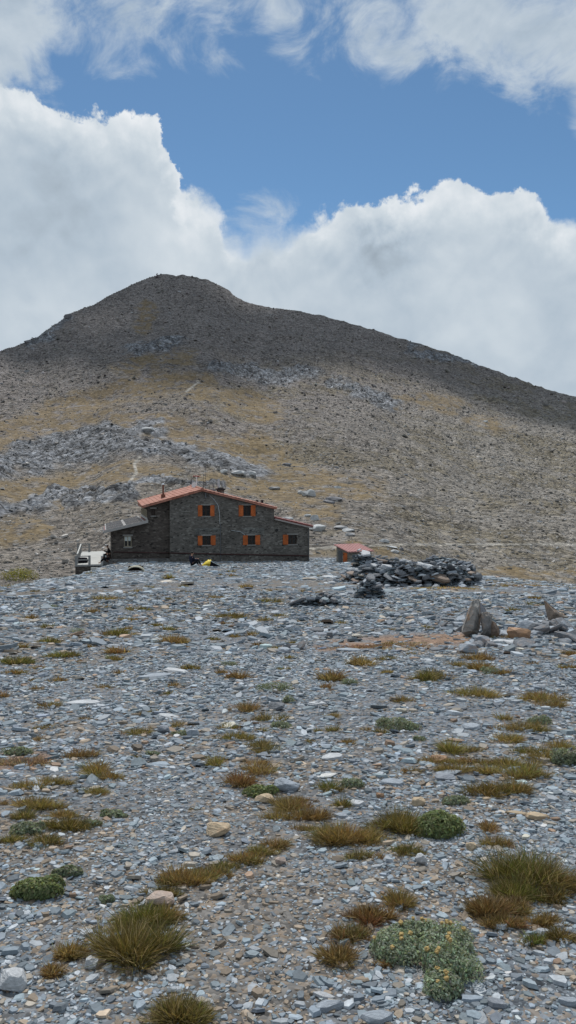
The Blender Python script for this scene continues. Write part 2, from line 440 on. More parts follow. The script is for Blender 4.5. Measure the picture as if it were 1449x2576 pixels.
for it in T1.replace('\n', '').split('|'):
    q = it.split()
    if len(q) == 5: ITEMS.append((float(q[0]), float(q[1]), float(q[2]), float(q[3]), q[4]))
ITEM_HITS = hits(np.array([i[0] for i in ITEMS]), np.array([i[1] for i in ITEMS]))
PL = []
for it_, g_ in zip(ITEMS, ITEM_HITS):
    w_ = it_[2] * g_[1] / FOC; PL.append((g_[0], g_[1] + .2 * w_, w_, max(w_ * .8, .1)))
build_ground()

# ------------------------------------------------------------------ loose stones
SLATE = np.array([.176, .212, .242])
def stone_colours(n, dark=0.0, tan=.14, pale=.16):
    c = SLATE[None] * rng.lognormal(-.05 - dark, .30, (n, 1)) * (1 + rng.normal(0, .016, (n, 3)))
    u = rng.random(n)
    tn = u < tan
    c[tn] = np.array([.285, .255, .215]) * rng.lognormal(-.1, .28, (tn.sum(), 1))
    ru = (u > tan) & (u < tan + .022)
    c[ru] = np.array([.24, .165, .115]) * rng.lognormal(-.1, .25, (ru.sum(), 1))
    pa = u > 1 - pale
    c[pa] = np.array([.37, .40, .43]) * rng.lognormal(-.1, .2, (pa.sum(), 1))
    return np.clip(c, .02, .6)


def scatter_slates(name, pos, size, col, thick=(.12, .3), tilt=.16, kind='stuff', lift=.25, elong=(.5, .95)):
    n = len(pos); K = 6
    ang = (np.arange(K)[None] + rng.uniform(-.32, .32, (n, K))) * 2 * PI / K
    rad = rng.uniform(.62, 1.1, (n, K))
    ex = rng.uniform(*elong, n)
    bx = np.cos(ang) * rad; by = np.sin(ang) * rad * ex[:, None]
    ts = rng.uniform(.66, .93, (n, 1)); th = rng.uniform(*thick, n)
    ox = rng.uniform(-.08, .08, (n, 2))
    T = np.stack([bx * ts + ox[:, :1], by * ts + ox[:, 1:], (th[:, None] * (1 + rng.uniform(-.18, .18, (n, K))))], -1)
    B = np.stack([bx, by, np.broadcast_to(-.35 * th[:, None], bx.shape)], -1)
    L = np.concatenate([B, T], 1) * (size * .5)[:, None, None]
    yaw = rng.uniform(0, 2 * PI, n); tx = rng.normal(0, tilt, n); ty = rng.normal(0, tilt, n) - SLOPE
    # tilt about x then y, then yaw
    X, Y, Z = L[..., 0], L[..., 1], L[..., 2]
    c, s = np.cos(yaw)[:, None], np.sin(yaw)[:, None]
    X, Y = X * c - Y * s, X * s + Y * c
    Z = Z + X * np.tan(tx)[:, None] + Y * np.tan(ty)[:, None]
    W = np.stack([X + pos[:, 0:1], Y + pos[:, 1:2], Z + pos[:, 2:3] + (lift * th * size * .5)[:, None]], -1).reshape(-1, 3)
    tpl = [[6, 7, 8, 9, 10, 11]] + [[k, (k + 1) % 6, 6 + (k + 1) % 6, 6 + k] for k in range(6)]
    flat = np.array([i for f in tpl for i in f]); sz = np.array([len(f) for f in tpl])
    F = (flat[None] + (np.arange(n) * 12)[:, None]).ravel()
    o = np_mesh(name, W, F, np.tile(sz, n), M_STONE, np.repeat(col, 12, 0))
    tag(o, kind=kind)
    return o


def fan(n, ra, rb, half=.47, p=1.0):
    u = rng.random(n); r = np.sqrt(ra * ra + u ** p * (rb * rb - ra * ra))
    a = rng.uniform(-half, half, n)
    return r * np.sin(a), r * np.cos(a), r


def layer(n, ra, rb, med, sig, lo, hi, half=.47, p=1.0):
    x, y, r = fan(n, ra, rb, half, p)
    z = terrain(x, y)
    return np.stack([x, y, z], -1), np.clip(rng.lognormal(math.log(med), sig, n), lo, hi)


def build_stones():
    parts = [layer(44000, 1.4, 4.6, .014, .35, .008, .03, .95), layer(62000, 1.4, 5.0, .024, .55, .010, .085, .95), layer(58000, 4.8, 11, .040, .55, .015, .17, .70), layer(42000, 11, 24, .085, .55, .03, .36, .58)]
    P = np.concatenate([p[0] for p in parts]); S = np.concatenate([p[1] for p in parts])
    SM = soil_mask(P[:, 0], P[:, 1]); n1 = fbm(P[:, 0] * .9, P[:, 1] * .9, 3, 111); keep = rng.random(len(P)) < (sstep(.18, .5, n1) * .75 + .3) * (1 - .34 * SM * (S > .012))
    ppx, ppy = project(P[:, 0], P[:, 1], P[:, 2]); keep &= rng.random(len(P)) > .86 * np.clip(red_mat(ppx, ppy) * 1.5, 0, 1)
    P, S, SM = P[keep], S[keep], SM[keep]
    cg = stone_colours(len(P), .0, .11, .16)
    tn = rng.random(len(P)) < SM * .26
    cg[tn] = (np.array([.225, .180, .135])[None] * rng.lognormal(0, .28, (tn.sum(), 1)))
    o = scatter_slates('gravel', P, S, np.clip(cg, .02, .5), (.10, .28), .15)
    tag(o, 'loose blue-grey slate gravel mixed with tan chips', 'gravel')
    P, S = layer(52000, 23, 72, .165, .55, .06, .80, .52, .85)
    PX = 724.5 + FOC * P[:, 0] / P[:, 1]
    ok = np.hypot(P[:, 0], P[:, 1]) < interp(RC, PX) + 9
    ok &= rng.random(len(P)) < 1 - .60 * soil_mask(P[:, 0], P[:, 1])
    P, S = P[ok], S[ok]
    o = scatter_slates('slate_debris', P, S, stone_colours(len(P), -.20, .06, .24), (.07, .20), .09)
    tag(o, 'flat grey slate plates paving the plain below the hut', 'slate debris')
    # hillside blocks
    n = 60000
    PX = rng.uniform(-260, 1720, n); s = rng.random(n) ** 1.15
    a = np.arctan((PX - 724.5) / FOC); r0 = interp(R0, PX); R = interp(RDIST, PX)
    r = r0 - 4 + s * (R - r0 + 3)
    x = r * np.sin(a); y = r * np.cos(a)
    z, px, py, rr, b, rock, grass, trail = terrain(x, y, True)
    keep = rng.random(n) < (1 - .8 * np.clip(grass, 0, 1)) * (1 - np.clip(trail * 1.5, 0, 1))
    S = np.clip(rng.lognormal(math.log(.34), .55, n), .12, 1.9) * (.25 + .65 * r / 200)
    col = np.array([.20, .182, .170])[None] * rng.lognormal(-.02, .34, (n, 1)) * (1 + rng.normal(0, .03, (n, 3)))
    lowr = sstep(980, 1200, py)[:, None]
    col = col * (1 - lowr) + lowr * np.array([.265, .247, .225])[None] * rng.lognormal(-.12, .35, (n, 1))
    pal = rng.random(n) < .06
    col[pal] = np.array([.34, .345, .35]) * rng.uniform(.8, 1.2, (pal.sum(), 1))
    col = np.clip(col, .03, .55)
    o = scatter_slates('scree', np.stack([x, y, z], -1)[keep], S[keep], col[keep], (.16, .5), .22)
    tag(o, 'grey-brown scree blocks covering the mountainside', 'scree')


build_stones()
# ------------------------------------------------------------------ the hut
TH = math.radians(14.0)
UX, UY = math.cos(TH), math.sin(TH)
Y0 = 59.6
_d = ray(428.0, 1405.0); HO = Vector((float(_d[0] / _d[1] * Y0), Y0, 0.0))


def fp(px, py, v=0.0):
    """local (u, z) of the hut's frame where the picture point meets the upright plane at depth v"""
    d = ray(px, py)
    nx, ny = -UY, UX
    t = (v + nx * HO.x + ny * HO.y) / (nx * d[0] + ny * d[1])
    wx, wy, wz = d[0] * t, d[1] * t, EYE + d[2] * t
    return (wx - HO.x) * UX + (wy - HO.y) * UY, float(wz)


def fu(px, v=0.0): return float(fp(px, 1350.0, v)[0])
def fz(py, px=560.0, v=0.0): return fp(px, py, v)[1]


def masonry(base, dark, pale, grey=1.0):
    def fn(t, b):
        P = t.node('ShaderNodeTexCoord').outputs['Object']
        Q = t.vm('ADD', t.vm('MULTIPLY', P, (1.0, 1.0, 2.1)), t.vm('SCALE', t.noise(P, 2.5, 3, .5, 0, 'Color'), scale=.18))
        c = t.sep(t.vor(Q, 4.8, 'F1', 'Color')); d = t.vor(Q, 4.8, 'DISTANCE_TO_EDGE', 'Distance')
        f = t.mr(c[0], 0, 1, .72, 1.28, False)
        col = t.scale(base, f)
        big = t.noise(P, .5, 4, .6)
        col = t.mix(t.m('MULTIPLY', t.mr(c[1], .90, .95), .8), col, rgba(dark))
        col = t.mix(t.m('MULTIPLY', t.mr(c[2], .88, .94), .6), col, rgba(pale))
        col = t.mix(t.m('MULTIPLY', t.mr(d, .05, .0), .55), col, (base[0] * 1.25, base[1] * 1.25, base[2] * 1.25, 1))
        col = t.scale(col, t.mr(big, .3, .7, .74, 1.26, False))
        t.put(b.inputs['Base Color'], col)
        t.put(b.inputs['Normal'], t.bump(t.m('ADD', t.mr(d, 0, .12), t.m('MULTIPLY', c[0], .4)), .4, .04))
    return fn


def tile_fn(t, b):
    P = t.node('ShaderNodeTexCoord').outputs['Object']
    c = t.sep(t.vor(t.vm('MULTIPLY', P, (1.0, 1.6, 1.0)), 2.6, 'F1', 'Color'))
    n = t.noise(P, 1.4, 5, .6)
    col = t.mix(c[0], (.31, .12, .08, 1), (.45, .215, .16, 1))
    col = t.mix(t.mr(n, .52, .75), col, (.30, .19, .15, 1))
    t.put(b.inputs['Base Color'], col)
    t.put(b.inputs['Normal'], t.bump(n, .3, .02))


M_WALL = mat_new('grey_masonry', masonry((.134, .125, .112), (.026, .025, .024), (.27, .26, .235)), .85, .2)
M_WALL2 = mat_new('dark_masonry', masonry((.074, .063, .055), (.016, .015, .014), (.17, .155, .135)), .85, .2)  # darker masonry colours for the left walls and the terrace base
M_DRYW = mat_new('dry_stone', masonry((.15, .145, .14), (.03, .03, .03), (.34, .34, .33)), .85, .2)
M_TILE = mat_new('clay_tiles', tile_fn, .75, .25)
M_REDMETAL = plain_mat('dark_red_sheet', (.20, .052, .042), .5, .4, .2, 2)
M_FASCIA = plain_mat('weathered_fascia', (.34, .31, .29), .7, .3, .2, 3)
M_SHUT = plain_mat('orange_paint', (.44, .115, .032), .7, .25, .4, 1.7)
M_FRAME = plain_mat('brown_window_wood', (.055, .035, .025), .6)
M_CREAM = plain_mat('cream_window_wood', (.42, .37, .27), .6)
M_DARKGLASS = plain_mat('dark_glass', (.006, .007, .008), .12, .5, .1)
M_PALEGLASS = plain_mat('painted_reflection_glass', (.60, .66, .64), .25, .5, .1)  # pale colour stands in for the bright reflection in the upper panes
M_SILL = plain_mat('stone_sill', (.24, .235, .22), .8)
M_BLACK = plain_mat('black_metal', (.012, .012, .013), .5, .4)
M_STEEL = plain_mat('galvanised_steel', (.50, .53, .55), .35, .5, .1, 5, .6)
M_RUST = plain_mat('rusty_pipe', (.17, .075, .05), .8)
M_MAST = plain_mat('grey_mast', (.10, .105, .11), .5, .4)
M_WHITE = plain_mat('white_paint', (.72, .73, .72), .5)
M_RED = plain_mat('red_paint', (.45, .04, .03), .5)
M_PANEL = plain_mat('solar_cells', (.045, .047, .055), .22, .5, .1)
M_PALEM = plain_mat('pale_sheet_metal', (.33, .315, .30), .4, .5, .15, 3)
M_CONC = plain_mat('pale_concrete', (.46, .46, .44), .85, .2, .18, 1.2, 0, .3)
M_CONC2 = plain_mat('grey_concrete', (.25, .25, .245), .85, .2, .2, 2)
M_PIPE = plain_mat('dark_red_pipe', (.055, .022, .020), .6)


def wall_face(mb, us, ztop, zb, openings, v, depth, vin=.28):
    """front face with window openings and reveals, closed behind; us = breaks along u, ztop(u)"""
    xs = sorted(set([us[0], us[-1]] + list(us) + [o[0] for o in openings] + [o[1] for o in openings]))
    for a, c in zip(xs[:-1], xs[1:]):
        m = (a + c) / 2
        os_ = sorted([o for o in openings if o[0] - 1e-4 <= m <= o[1] + 1e-4], key=lambda o: o[2])
        z = zb
        for o in os_:
            mb.add([(a, v, z), (c, v, z), (c, v, o[2]), (a, v, o[2])], [(0, 1, 2, 3)]); z = o[3]
        mb.add([(a, v, z), (c, v, z), (c, v, ztop(c)), (a, v, ztop(a))], [(0, 1, 2, 3)])
    for o in openings:
        a, c, z0, z1 = o
        for q in ([(a, z0), (c, z0)], [(c, z0), (c, z1)], [(c, z1), (a, z1)], [(a, z1), (a, z0)]):
            (p, r), (p2, r2) = q
            mb.add([(p, v, r), (p2, v, r2), (p2, v + vin, r2), (p, v + vin, r)], [(0, 1, 2, 3)])
    a, c = us[0], us[-1]
    v1 = v + depth
    mb.add([(a, v, zb), (a, v1, zb), (a, v1, ztop(a)), (a, v, ztop(a))], [(0, 1, 2, 3)])
    mb.add([(c, v, zb), (c, v1, zb), (c, v1, ztop(c)), (c, v, ztop(c))], [(0, 1, 2, 3)])
    for p, q in zip(us[:-1], us[1:]):
        mb.add([(p, v1, zb), (q, v1, zb), (q, v1, ztop(q)), (p, v1, ztop(p))], [(0, 1, 2, 3)])
        mb.add([(p, v, ztop(p)), (q, v, ztop(q)), (q, v1, ztop(q)), (p, v1, ztop(p))], [(0, 1, 2, 3)])


def window(par, pa, pb, ta, tb, v, left=None, right=None, cream=False, pxr=560):
    u0, u1 = fu(pa, v), fu(pb, v); z1, z0 = fz(ta, (pa + pb) / 2, v), fz(tb, (pa + pb) / 2, v)
    vi = v + .20
    w = MB().box(u0, u1, vi, vi + .04, z0, z1).build('window', M_DARKGLASS, par)
    f = MB(); e = .06; fv0, fv1 = vi - .05, vi - .003
    f.box(u0, u0 + e, fv0, fv1, z0, z1); f.box(u1 - e, u1, fv0, fv1, z0, z1)
    f.box(u0 + e, u1 - e, fv0, fv1, z1 - e, z1); f.box(u0 + e, u1 - e, fv0, fv1, z0, z0 + e)
    um = (u0 + u1) / 2; zm = z0 + (z1 - z0) * .55
    f.box(um - .035, um + .035, fv0, fv1, z0 + e, z1 - e)
    if not cream:
        f.box(u0 + e, um - .035, fv0 + .01, fv1, zm - .02, zm + .02); f.box(um + .035, u1 - e, fv0 + .01, fv1, zm - .02, zm + .02)
    f.build('frame', M_CREAM if cream else M_FRAME, w)
    MB().box(u0 - .06, u1 + .06, v - .07, v - .003, z0 - .09, z0).build('sill', M_SILL, w)
    MB().box(u0 - .10, u1 + .10, v - .025, v - .002, z1, z1 + .12).build('lintel', M_SILL, w)
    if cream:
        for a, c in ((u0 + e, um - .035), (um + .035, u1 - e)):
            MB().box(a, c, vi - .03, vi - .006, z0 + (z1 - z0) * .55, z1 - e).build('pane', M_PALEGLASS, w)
    for sp in (left, right):
        if not sp: continue
        a, c = fu(sp[0], v), fu(sp[1], v)
        s = MB(); s.box(a, c, v - .055, v - .012, z0 - .02, z1 + .02)
        n = 4
        for k in range(n): s.box(a + .02, c - .02, v - .067, v - .0555, z0 + .04 + (z1 - z0) * k / n, z0 + (z1 - z0) * (k + .82) / n)
        s.build('shutter', M_SHUT, w)
    return (u0, u1, z0, z1)


def roof_slab(name, par, a, b, v0, v1, th, mat, course=.36, lip=.05, mb=None):
    """stepped tile courses from ridge end a=(u,z) down to eave b=(u,z); each course runs along the depth"""
    m = MB(); a = Vector((a[0], a[1])); b = Vector((b[0], b[1])); L = (b - a).length; d = (b - a) / L
    nrm = Vector((-d.y, d.x));  nrm = nrm if nrm.y > 0 else -nrm
    n = max(1, round(L / course)); st = L / n
    nv = max(2, int((v1 - v0) / .28)); RISE = .034 if mat is M_TILE else .02; zr = lambda v: RISE * max(v - v0 - .3, 0)
    for k in range(n):
        p0 = a + d * st * k; p1 = a + d * (st * (k + 1) + .03)
        # undulating tiles: profile along v
        vs = []; fs = []
        for j in range(nv * 2 + 1):
            v = v0 + (v1 - v0) * j / (nv * 2); h = .035 if j % 2 else 0.0
            h += random.uniform(-.008, .008)
            for p, hh in ((p0, .012 + h), (p1, lip + h)):
                q = p + nrm * hh; vs.append((q.x, v, q.y + zr(v)))
            q = p1 - nrm * .01; vs.append((q.x, v, q.y + zr(v)))
        for j in range(nv * 2):
            i = j * 3; fs += [(i, i + 1, i + 4, i + 3), (i + 1, i + 2, i + 5, i + 4)]
        m.add(vs, fs)
        # closed gable edge of this course
        for v in (v0, v1):
            q = [p0 + nrm * .012, p1 + nrm * lip, p1 - nrm * .01, p0 - nrm * .01]
            m.add([(w.x, v, w.y + zr(v)) for w in q], [(0, 1, 2, 3)])
    q0, q1 = a - nrm * .012, b - nrm * .012; r0, r1 = a - nrm * th, b - nrm * th
    m.hexa([(q0.x, v0 + .03, q0.y), (q1.x, v0 + .03, q1.y), (q1.x, v1 - .03, q1.y + zr(v1)), (q0.x, v1 - .03, q0.y + zr(v1))][::-1], [(r0.x, v0 + .03, r0.y), (r1.x, v0 + .03, r1.y), (r1.x, v1 - .03, r1.y), (r0.x, v1 - .03, r0.y)][::-1])
    return m.build(name, mat, par)


def build_hut():
    hut = empty('mountain_hut', HO, TH)
    tag(hut, 'two-storey grey stone refuge with orange shutters and red tiled roof', 'hut')
    D = 7.4; ZB = fz(1412) - 1.2
    uR, uE, uL = fu(508), fu(690), fu(372, .35)
    zR = fz(1236, 508); zE = fz(1281, 690); zL = fz(1274, 372, .35)
    uM = 0.0
    zM = zR + (zL - zR) * (uR - uM) / (uR - uL)
    W = [(509, 529, 1271.5, 1298), (612, 631, 1271.5, 1298), (509, 530, 1348, 1371), (623, 642, 1347, 1370)]
    SH = [((498, 509), (529, 539.5)), ((600.5, 612), (631, 642.5)), ((497.5, 509), (530, 542)), ((611, 623), (642, 654))]
    op = []
    for (a, b, c, d) in W:
        m = (a + b) / 2; op.append((fu(a), fu(b), fz(d, m), fz(c, m)))
    top = lambda u: zR + (zM - zR) * (uR - u) / (uR - uM) if u < uR else zR + (zE - zR) * (u - uR) / (uE - uR)
    mb = MB(); wall_face(mb, [uM, uR, uE], top, ZB, op, 0.0, D); mb.build('wall', M_WALL, hut)
    for (a, b, c, d), (l, r) in zip(W, SH): window(hut, a, b, c, d, 0.0, l, r)
    # upper left block, set back a little
    vL = .35
    topL = lambda u: zM + (zL - zM) * (uM - u) / (uM - uL)
    ou = (fu(381, vL), fu(391, vL), fz(1297, 386, vL), fz(1280, 386, vL))
    mb = MB(); wall_face(mb, [uL, uM - .002], topL, ZB, [ou], vL, D - .7); w2 = mb.build('wall', M_WALL2, hut); w2['label'] = 'darker masonry of the left part'
    window(hut, 381, 391, 1280, 1297, vL)
    # side windows of the upper storey looking left
    for k in range(3):
        v0 = vL + .5 + k * 3.0; z1 = zL - .35; z0 = z1 - 1.0
        w = MB().box(uL - .03, uL - .002, v0, v0 + 2.3, z0, z1).build('window', M_DARKGLASS, hut)
        f = MB()
        for q in (0, .75, 1.5, 2.22): f.box(uL - .09, uL - .032, v0 + q, v0 + q + .09, z0 - .06, z1 + .06)
        f.box(uL - .08, uL - .032, v0 + .09, v0 + 2.22, z1, z1 + .07); f.box(uL - .08, uL - .032, v0 + .09, v0 + 2.22, z0 - .07, z0)
        f.build('frame', M_CREAM, w)
    # left wing under the lean-to
    uW = fu(280, vL); zW0 = fz(1316, 372, vL); zW1 = fz(1338, 280, vL)
    topW = lambda u: zW1 + (zW0 - zW1) * (u - uW) / (uL - uW)
    ow = (fu(312, vL), fu(331, vL), fz(1376, 321, vL), fz(1348.5, 321, vL))
    mb = MB(); wall_face(mb, [uW, uL - .002], topW, ZB, [ow], vL, D - .4); w3 = mb.build('wall', M_WALL2, hut); w3['label'] = 'low dark wall of the left wing'
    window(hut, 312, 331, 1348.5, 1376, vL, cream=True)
    # right wing
    uG = fu(778); zG0 = fz(1307, 690); zG1 = fz(1327, 778)
    topG = lambda u: zG0 + (zG1 - zG0) * (u - uE) / (uG - uE)
    og = (fu(725), fu(747), fz(1369, 736), fz(1345.5, 736))
    mb = MB(); wall_face(mb, [uE + .002, uG], topG, ZB, [og], .03, D - 2.5); w4 = mb.build('wall', M_WALL, hut); w4['label'] = 'lower wall of the right wing'
    window(hut, 725, 747, 1345.5, 1369, .03, (711.5, 724.5), None)
    # roofs
    ov = .32
    k1 = (zR - zL) / (uR - uL); uo = fu(362, vL) - .15
    roof_slab('roof', hut, (uR, zR + .17), (uo, zR + .17 - k1 * (uR - uo)), -ov, D + .4, .15, M_TILE)
    k2 = (zR - zE) / (uE - uR); uo2 = fu(695)
    roof_slab('roof', hut, (uR, zR + .17), (uo2, zR + .17 - k2 * (uo2 - uR)), -ov, D + .4, .15, M_TILE)
    rc = MB().tube([(uR, -ov - .02, zR + .20), (uR, D + .42, zR + .20 + .034 * (D + .4))], .11, 8).build('ridge_cap', M_TILE, hut)
    k3 = (zG0 - zG1) / (uG - uE); ug = fu(786)
    r3 = roof_slab('roof', hut, (uE + .02, zG0 + .20), (ug, zG0 + .20 - k3 * (ug - uE)), -.3, D - 2.2, .10, M_REDMETAL, .5, .03)
    r3['label'] = 'dark red roof of the right wing'
    fa = MB(); n_ = 1
    fa.hexa([(uE + .02, -.28, zG0 - .02), (ug - .02, -.28, zG0 - .02 - k3 * (ug - uE)), (ug - .02, -.20, zG0 - .02 - k3 * (ug - uE)), (uE + .02, -.20, zG0 - .02)],
            [(uE + .02, -.28, zG0 + .095), (ug - .02, -.28, zG0 + .095 - k3 * (ug - uE)), (ug - .02, -.20, zG0 + .095 - k3 * (ug - uE)), (uE + .02, -.20, zG0 + .095)])
    fa.build('fascia', M_FASCIA, r3)
    # lean-to roof with panels on the left
    ul0 = fu(262, -.1); ul1 = uL + .0
    zl1 = zW0 + .22; kk = (zW0 - zW1) / (uL - uW); zl0 = zl1 - kk * (ul1 - ul0)
    lz = lambda u: zl1 - kk * (ul1 - u)
    m = MB()
    m.hexa([(ul0, -.25, zl0 - .10), (ul1 - .003, -.25, zl1 - .10), (ul1 - .003, D + .6, zl1 - .10), (ul0, D + .6, zl0 - .10)], [(ul0, -.25, zl0), (ul1 - .003, -.25, zl1), (ul1 - .003, D + .6, zl1), (ul0, D + .6, zl0)])
    lean = m.build('roof', M_REDMETAL, hut); lean['label'] = 'lean-to roof of the left wing carrying dark panels'
    g = MB(); g.hexa([(ul0 - .02, -.33, zl0 - .16), (ul1 - .003, -.33, zl1 - .16), (ul1 - .003, -.253, zl1 - .16), (ul0 - .02, -.253, zl0 - .16)], [(ul0 - .02, -.33, zl0 + .07), (ul1 - .003, -.33, zl1 + .07), (ul1 - .003, -.253, zl1 + .07), (ul0 - .02, -.253, zl0 + .07)])
    g.build('fascia', M_PALEM, lean)
    gt = MB().tube([(ul0 - .05, -.3, zl0 - .14), (ul0 - .05, D + .6, zl0 - .14)], .06, 8).build('gutter', M_MAST, lean)
    sp = ul1 - ul0
    for f0, f1 in ((.05, .44), (.50, .88)):
        for v0 in (.0, 3.5, 7.0):
            a, c = ul0 + sp * f0, ul0 + sp * f1; v1 = v0 + 3.2
            fr = MB(); t0, t1 = .015, .075
            def bar(a_, c_, va, vb): fr.hexa([(a_, va, lz(a_) + t0), (c_, va, lz(c_) + t0), (c_, vb, lz(c_) + t0), (a_, vb, lz(a_) + t0)], [(a_, va, lz(a_) + t1), (c_, va, lz(c_) + t1), (c_, vb, lz(c_) + t1), (a_, vb, lz(a_) + t1)])
            pn = MB(); pn.hexa([(a, v0, lz(a) + .02), (c, v0, lz(c) + .02), (c, v1, lz(c) + .02), (a, v1, lz(a) + .02)], [(a, v0, lz(a) + .065), (c, v0, lz(c) + .065), (c, v1, lz(c) + .065), (a, v1, lz(a) + .065)])
            po = pn.build('solar_panel', M_PANEL, hut)
            bar(a - .10, a - .003, v0 - .06, v1 + .06); bar(c + .003, c + .10, v0 - .06, v1 + .06)
            bar(a, c, v0 - .06, v0 - .003); bar(a, c, v1 + .003, v1 + .06)
            fr.build('frame', M_PALEM, po)
    rp = MB(); a = ul0 + sp * .97
    rp.tube([(a, -.2, lz(a) + .12), (a, D + .5, lz(a) + .12)], .07, 6); rp.tube([(ul1 - .1, -.2, lz(ul1 - .1) + .22), (ul1 - .1, D + .5, lz(ul1 - .1) + .22)], .05, 6)
    rp.build('pipe', M_PALEM, lean)
    # things fixed to the roof
    roofz = lambda u: zR + .2 + (-k1 * (uR - u) if u < uR else -k2 * (u - uR))
    def on(px, v): return fu(px, v)
    v = 2.0; u = on(411, v); z = roofz(u)
    ch = MB().box(u - .17, u + .17, v - .17, v + .17, z - .2, z + .38).build('chimney', M_RUST, hut, .01)
    MB().tube([(u, v, z + .38), (u, v, z + 1.15)], .07, 8).build('stovepipe', M_RUST, ch)
    MB().tube([(u, v, z + 1.15), (u, v, z + 1.19), (u, v, z + 1.30)], [.15, .15, .02], 8).build('cowl', M_STEEL, ch)
    v = 3.0; u = on(555, v); z = roofz(u)
    ch = MB().box(u - .27, u + .27, v - .3, v + .3, z - .3, z + .38).build('chimney', M_WALL, hut)
    MB().box(u - .36, u + .36, v - .38, v + .38, z + .38, z + .52).box(u - .22, u + .22, v - .24, v + .24, z + .523, z + .60).build('cap', M_BLACK, ch)
    MB().tube([(u - .02, v + .9, z), (u - .02, v + .9, z + 1.35)], .10, 10).build('flue', M_STEEL, ch)
    v = 4.0; u = on(537, v); z = roofz(u)
    MB().tube([(u, v, z - .1), (u, v, z + .35), (u, v, z + .42)], [.2, .2, .1], 10).tube([(u, v, z + .42), (u, v, z + .66)], .03, 6).tube([(u, v, z + .60), (u, v, z + .72)], .08, 8).build('roof_vent', M_CONC2, hut)
    v = 2.5; u = on(653, v); z = roofz(u)
    sv = MB().box(u - .3, u + .3, v - .2, v + .2, z - .1, z + .18); sv.box(u - .3, u - .14, v - .2, v + .2, z + .183, z + .36); sv.box(u + .14, u + .3, v - .2, v + .2, z + .183, z + .36)
    sv.build('roof_vent', M_BLACK, hut)
    for px, v, pt, r in ((483, 5.0, 1196, .022), (512.5, 2.0, 1196, .02), (518, 2.2, 1158, .022), (528, 4.0, 1218, .018)):
        u = on(px, v); z = roofz(u)
        mm = MB().tube([(u, v, z - .1), (u, v, fz(pt, px, v))], [r, r * .6], 6)
        if px in (483, 518): zt = fz(pt, px, v); mm.tube([(u - .2, v, z + .7), (u + .2, v, z + .72)], .012, 5)
        mm.build('antenna', M_MAST, hut)
    v = 4.0; u = on(495, v); z = roofz(u)
    ds = MB().tube([(u, v, z - .1), (u, v, z + 1.15)], .045, 8).build('antenna', M_WHITE, hut)
    dd = MB(); pts = []
    for k in range(6): t_ = k / 5 * 1.2; pts.append((u - .25 - .12 * math.cos(t_) , v - .2, z + .28))
    dd.tube([(u - .16, v - .08, z + .33), (u - .20, v - .14, z + .335), (u - .24, v - .20, z + .34), (u - .26, v - .23, z + .345)], [.05, .15, .21, .23], 14)
    dd.build('dish', M_WHITE, ds)
    MB().tube([(u - .32, v - .05, z + 1.12), (u + .34, v - .05, z + 1.10)], .03, 6).build('crossbar', M_RED, ds)
    # wall fittings
    z = fz(1243, 517); u = fu(517)
    lp = MB().box(u - .05, u + .05, -.16, -.003, z - .05, z + .12).tube([(u, -.14, z - .05), (u, -.14, z - .32)], [.05, .09], 8).build('lamp', M_MAST, hut)
    cb = []
    for px, py in ((527, 1245), (540, 1258), (549, 1272), (552, 1290), (553, 1318)):
        cb.append((fu(px), -.03, fz(py, px)))
    MB().tube(cb, .022, 6).build('cable', M_STEEL, hut)
    MB().tube([(fu(582), -.03, fz(1334, 582)), (fu(606), -.03, fz(1338, 606)), (fu(616), -.03, fz(1346, 616))], .02, 6).build('cable', M_STEEL, hut)
    MB().tube([(fu(554.5), -.05, fz(1318, 554)), (fu(554.5), -.05, ZB + .8)], .035, 8).build('drainpipe', M_MAST, hut)
    MB().tube([(fu(776.5), -.06, fz(1330, 776)), (fu(776.5), -.06, ZB + .8)], .04, 8).build('drainpipe', M_MAST, hut)
    pp = MB().tube([(fu(285, vL), vL - .05, fz(1388.5, 285, vL)), (fu(427.5, vL), vL - .05, fz(1391, 428, vL))], .04, 8)
    pp.tube([(uM + .02, -.05, fz(1391, 428)), (fu(560), -.05, fz(1394, 560)), (uE, -.05, fz(1396.2, 690)), (uG - .05, -.05, fz(1398, 778))], .05, 8)
    pp.build('pipe', M_PIPE, hut)
    # pale stone panels over the lower windows
    for a, b in ((491, 556), (609, 664)):
        u0, u1 = fu(a), fu(b); z0, z1 = fz(1344, (a + b) / 2), fz(1328, (a + b) / 2)
        pm = MB().box(u0, u1, -.022, -.003, z0, z1)
        for k in range(26):
            cu = random.uniform(u0 + .12, u1 - .12); cz = random.uniform(z0 + .1, z1 - .1); rr = random.uniform(.05, .11)
            n = 6; pm.add([(cu + rr * 1.2 * math.cos(i * PI / 3 + k), -.036, cz + rr * .8 * math.sin(i * PI / 3 + k)) for i in range(n)], [tuple(range(n))])
        o = pm.build('stone_panel', M_SILL, hut); o.data.materials[0] = M_PATCH
    MB().box(fu(693), fu(699), -.16, -.003, fz(1336, 695), fz(1330, 695)).build('lamp', M_BLACK, hut)
    return hut, vL


M_PATCH = mat_new('pebbled_patch', masonry((.145, .145, .135), (.08, .08, .08), (.30, .30, .28)), .85, .2)
HUT, VL = build_hut()


# a mesh in the hut's frame that is a thing of its own
def hut_thing(name, label, cat, loc_uvz, group=None):
    u, v, z = loc_uvz
    o = empty(name, (HO.x + u * UX - v * UY, HO.y + u * UY + v * UX, z), TH)
    tag(o, label, cat, group); return o


